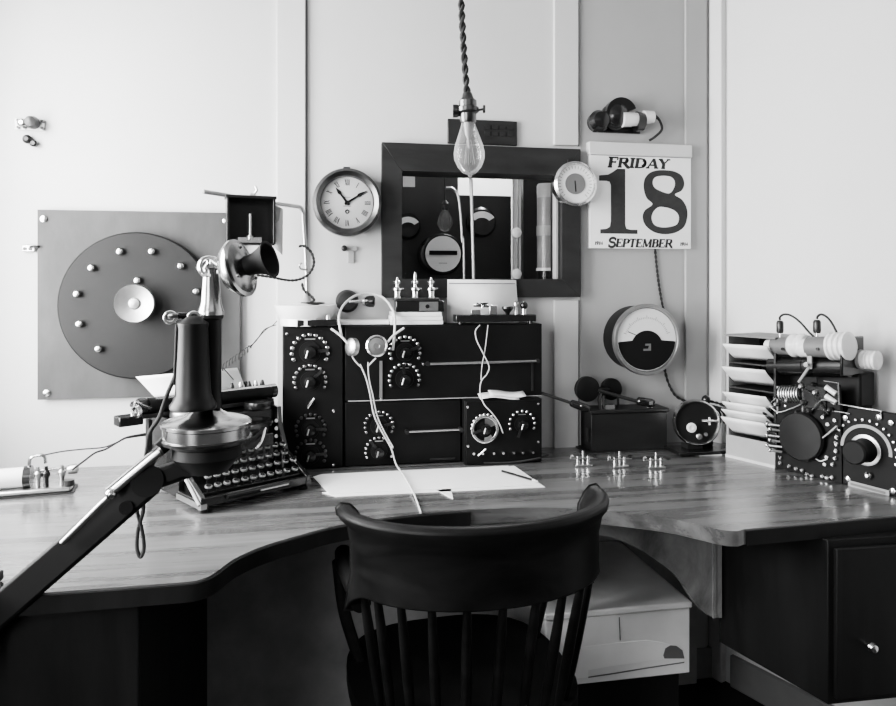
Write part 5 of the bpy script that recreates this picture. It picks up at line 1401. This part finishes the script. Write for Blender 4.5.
MB().sphere(AP(111, 494, 1.178), .009, 14).build('joint_bolt', 'nickel', t)
MB().cyl(AP(126, 508, 1.19), AP(126, 508, 1.215), .011, n=18).build('tension_knob', 'black', t)
MB().cyl(AP(158, 450, 1.2), AP(168, 441, 1.215), .013, n=18).build('tube_end', 'black', t)
# tray under the telephone
tz = pb_-bs
MB().lathe([(34*k, -4*k), (36*k, -3*k), (36*k, -.5*k)], tz, n=36).build('tray', 'blackmat', t)
MB().cyl(tz-Vector((0, 0, 4*k)), AP(190, 462, 1.235), .012, n=20).build('tray_post', 'blackmat', t)
MB().lathe([(33*k, 0), (34*k, -10*k), (20*k, -26*k), (12*k, -28*k)][::-1], tz-Vector((0, 0, 4*k)), n=32).build('tray_hub', 'blackmat', t)
# desk clamp
cl = DP(-34, 640, 1.168)
b = MB(); b.bb((cl.x-.03-bs.x, -.93-bs.y, DESK-.075), (cl.x+.03-bs.x, -.89-bs.y, DESK+.02)); b.v = [Vector((v.x, v.y, v.z-bs.z)) if False else v for v in b.v]
y0 = fx.y+(E[0].y-fx.y)*((cl.x-XL)/(E[0].x-XL))
b = MB(); b.bb((cl.x-.03, y0-.035, DESK-.10), (cl.x+.03, y0-.004, DESK+.018)); b.bb((cl.x-.03, y0-.035, DESK+.002), (cl.x+.03, y0+.07, DESK+.018)); b.bb((cl.x-.03, y0-.03, DESK-.10), (cl.x+.03, y0+.02, DESK-.085))
b.cyl((cl.x, y0+.012, DESK-.085), (cl.x, y0+.012, DESK-.034), .007)
b.build('desk_clamp', 'blackmat', t, base=bs, bevel=.003)
b = MB(); b.cyl((cl.x, y0-.02, DESK-.02), cl+Vector((0, 0, 0)), .016, n=18); b.build('clamp_pivot', 'blackmat', t, base=bs)

# ================================================================ SOUNDER AT LEFT
p = G(28, 492)
t = thing('telegraph_sounder', 'small telegraph sounder with white coil, on the desk at far left', 'telegraph', G(30, 493), R(8)); k = .51/(493-HZ)
MB().bb((-.10, -.035, .004), (.095, .035, .016)).build('base', 'dullmetal', t, bevel=.004)
MB().bb((-.105, -.04, 0), (.10, .04, .004)).build('base_plate', 'frame', t)
MB().cyl((-.09, 0, .040), (-.012, 0, .040), .024, n=28).build('coil', 'porc', t)
MB().cyl((-.012, 0, .040), (.004, 0, .040), .027, n=28).build('coil_end', 'black', t)
MB().tube([(-.002, 0, .05), (.0, 0, .082), (.012, 0, .09), (.03, 0, .088), (.034, 0, .07)], .0042).build('yoke', 'nickel', t)
MB().cyl((.02, -.01, .055), (.098, -.01, .06), .0035).build('lever', 'nickel', t)
for x in (.02, .038, .072):
    MB().lathe([(.006, 0), (.006, .022), (.009, .026), (.009, .034), (.004, .04), (.004, .05)], (x, -.015, .016), n=14).build('binding_post', 'dullmetal' if x != .038 else 'black', t)
MB().lathe([(.010, 0), (.012, .008), (.012, .02), (.006, .024)], (.085, -.01, .052), (1, 0, .1), 16).build('adjusting_knob', 'dullmetal', t)
MB().cyl((.088, -.02, .016), (.088, -.02, .03), .013, n=18).build('end_terminal', 'darkmetal', t)
pts = [G(72, 474, DESK+.02), G(88, 463, DESK+.02), G(100, 454, DESK+.02), G(112, 447, DESK+.05), G(124, 442, DESK+.08)]
pts = [DP(72, 470, 1.62), DP(84, 461, 1.64), DP(95, 453, 1.66), DP(106, 449, 1.68), DP(118, 442, 1.70), DP(128, 437, 1.71), DP(150, 433, 1.74)]
o = MB().tube(pts, .0022).build('sounder_wire', 'cordd', base=pts[0]); tag(o, 'dark wire from the right end of the telegraph sounder to the typewriter', 'wire')
pts = [DP(40, 456, 1.66), DP(62, 451.5, 1.67), DP(85, 449, 1.68), DP(105, 447, 1.69), DP(122, 440, 1.71), DP(127, 438, 1.71), DP(148, 435, 1.74)]
o = MB().tube(pts, .0017).build('sounder_wire', 'cordd', base=pts[0]); tag(o, 'thin upper wire sagging behind the telegraph sounder toward the typewriter', 'wire')

# ================================================================ PENDANT BULB
Zb = 1.35
t = thing('pendant_bulb', 'clear Edison bulb in a brass socket hanging on a twisted cord', 'bulb', DP(470, 178, Zb)); bs = Vector(t.location); k = Zb/F
sock = DP(469, 121, Zb)-bs
ax2 = (DP(467.5, 97, Zb)-DP(470, 178, Zb)).normalized()
MB().lathe([(.3*k, 0), (1.2*k, .4*k), (2*k, 3*k), (7*k, 5*k), (12*k, 11*k), (15.3*k, 19*k), (15.6*k, 25*k), (14*k, 33*k), (10.5*k, 43*k), (7.5*k, 52*k), (6.2*k, 58*k)], (0, 0, 0), ax2, 40).build('globe', 'bulb', t)
MB().lathe([(7*k, 55*k), (8*k, 57*k), (8.5*k, 64*k), (11*k, 66*k), (11*k, 70*k), (9*k, 71*k), (9*k, 77*k), (6*k, 80*k), (4.5*k, 85*k), (2*k, 86*k)], (0, 0, 0), ax2, 28).build('socket', 'brass', t)
MB().lathe([(5.5*k, 57*k), (4*k, 44*k), (2*k, 40*k), (1.2*k, 30*k)], (0, 0, 0), ax2, 16).build('glass_stem', 'tube', t)
b = MB()
for i in range(8):
    a = 2*math.pi*i/8; c_ = Vector((math.cos(a), math.sin(a), 0))
    b.tube([ax2*38*k+c_*2.2*k, ax2*14*k+c_*5.5*k, ], .00035, 4, False)
b.build('filament', 'filament', t)
MB().cyl(ax2*68*k+right*10*k, ax2*69*k+right*16*k, 1.2*k, n=10).build('switch_stem', 'brass', t)
MB().lathe([(3.6*k, 0), (4.2*k, 1*k), (3.6*k, 2.4*k)], ax2*69*k+right*15*k, right, 14).build('switch_key', 'brass', t)
MB().lathe([(5*k, 0), (6.5*k, 3*k), (6.5*k, 7*k)], ax2*67*k-right*8*k, -right, 14).build('side_boss', 'brass', t)
top = DP(461, -10, Zb)-bs
pts = [ax2*84*k, DP(466, 80, Zb)-bs, DP(463.5, 45, Zb)-bs, DP(461.5, 5, Zb)-bs, DP(460, -60, Zb)-bs, Vector((DP(459.5, -100, Zb).x-bs.x, DP(459.5, -100, Zb).y-bs.y, CEIL-.02-bs.z))]
MB().twist(pts, .0036, .040).build('twisted_cord', 'cordd', t)
MB().lathe([(.05, 0), (.045, -.015), (.01, -.022)][::-1], (pts[-1].x, pts[-1].y, CEIL-bs.z), n=24).build('ceiling_rose', 'porc', t)

# ================================================================ LIGHT
def area(name, loc, aim, sx, sy_, power, spread=180):
    l = bpy.data.lights.new(name, 'AREA'); l.shape = 'RECTANGLE'; l.size = sx; l.size_y = sy_; l.energy = power; l.spread = R(spread)
    o_ = bpy.data.objects.new(name, l); COL.objects.link(o_); o_.location = loc
    o_.rotation_euler = (Vector(aim)-Vector(loc)).to_track_quat('-Z', 'Y').to_euler(); return o_
area('window_daylight', (XL-.12, (ly0+ly1)/2, (lz0+lz1)/2), (1.0, -.35, 1.1), ly1-ly0, lz1-lz0, 38)
area('front_fill', (XL-.12, (my0+my1)/2, (mz0+mz1)/2), (.9, -.6, .3), my1-my0, mz1-mz0, 12)  # added fill light for chest and bracket, set in the made-up opening
area('ceiling_fill', (.3, -2.9, CEIL-.06), (.2, -1.2, .9), 1.6, .8, 2)  # added soft fill below the closed ceiling
l = bpy.data.lights.new('fill_beyond', 'POINT'); l.energy = 16; l.shadow_soft_size = .08  # unseen light added to brighten the room beyond the pane
o = bpy.data.objects.new('fill_beyond', l); COL.objects.link(o); o.location = (.75, .75, 2.05)
w = bpy.data.worlds.new('world'); S.world = w; w.use_nodes = True
w.node_tree.nodes['Background'].inputs[0].default_value = (1, 1, 1, 1); w.node_tree.nodes['Background'].inputs[1].default_value = 1.0
S.view_settings.view_transform = 'AgX'; S.view_settings.look = 'AgX - Medium High Contrast'
S.view_settings.exposure = 1.45; S.view_settings.gamma = 1.0
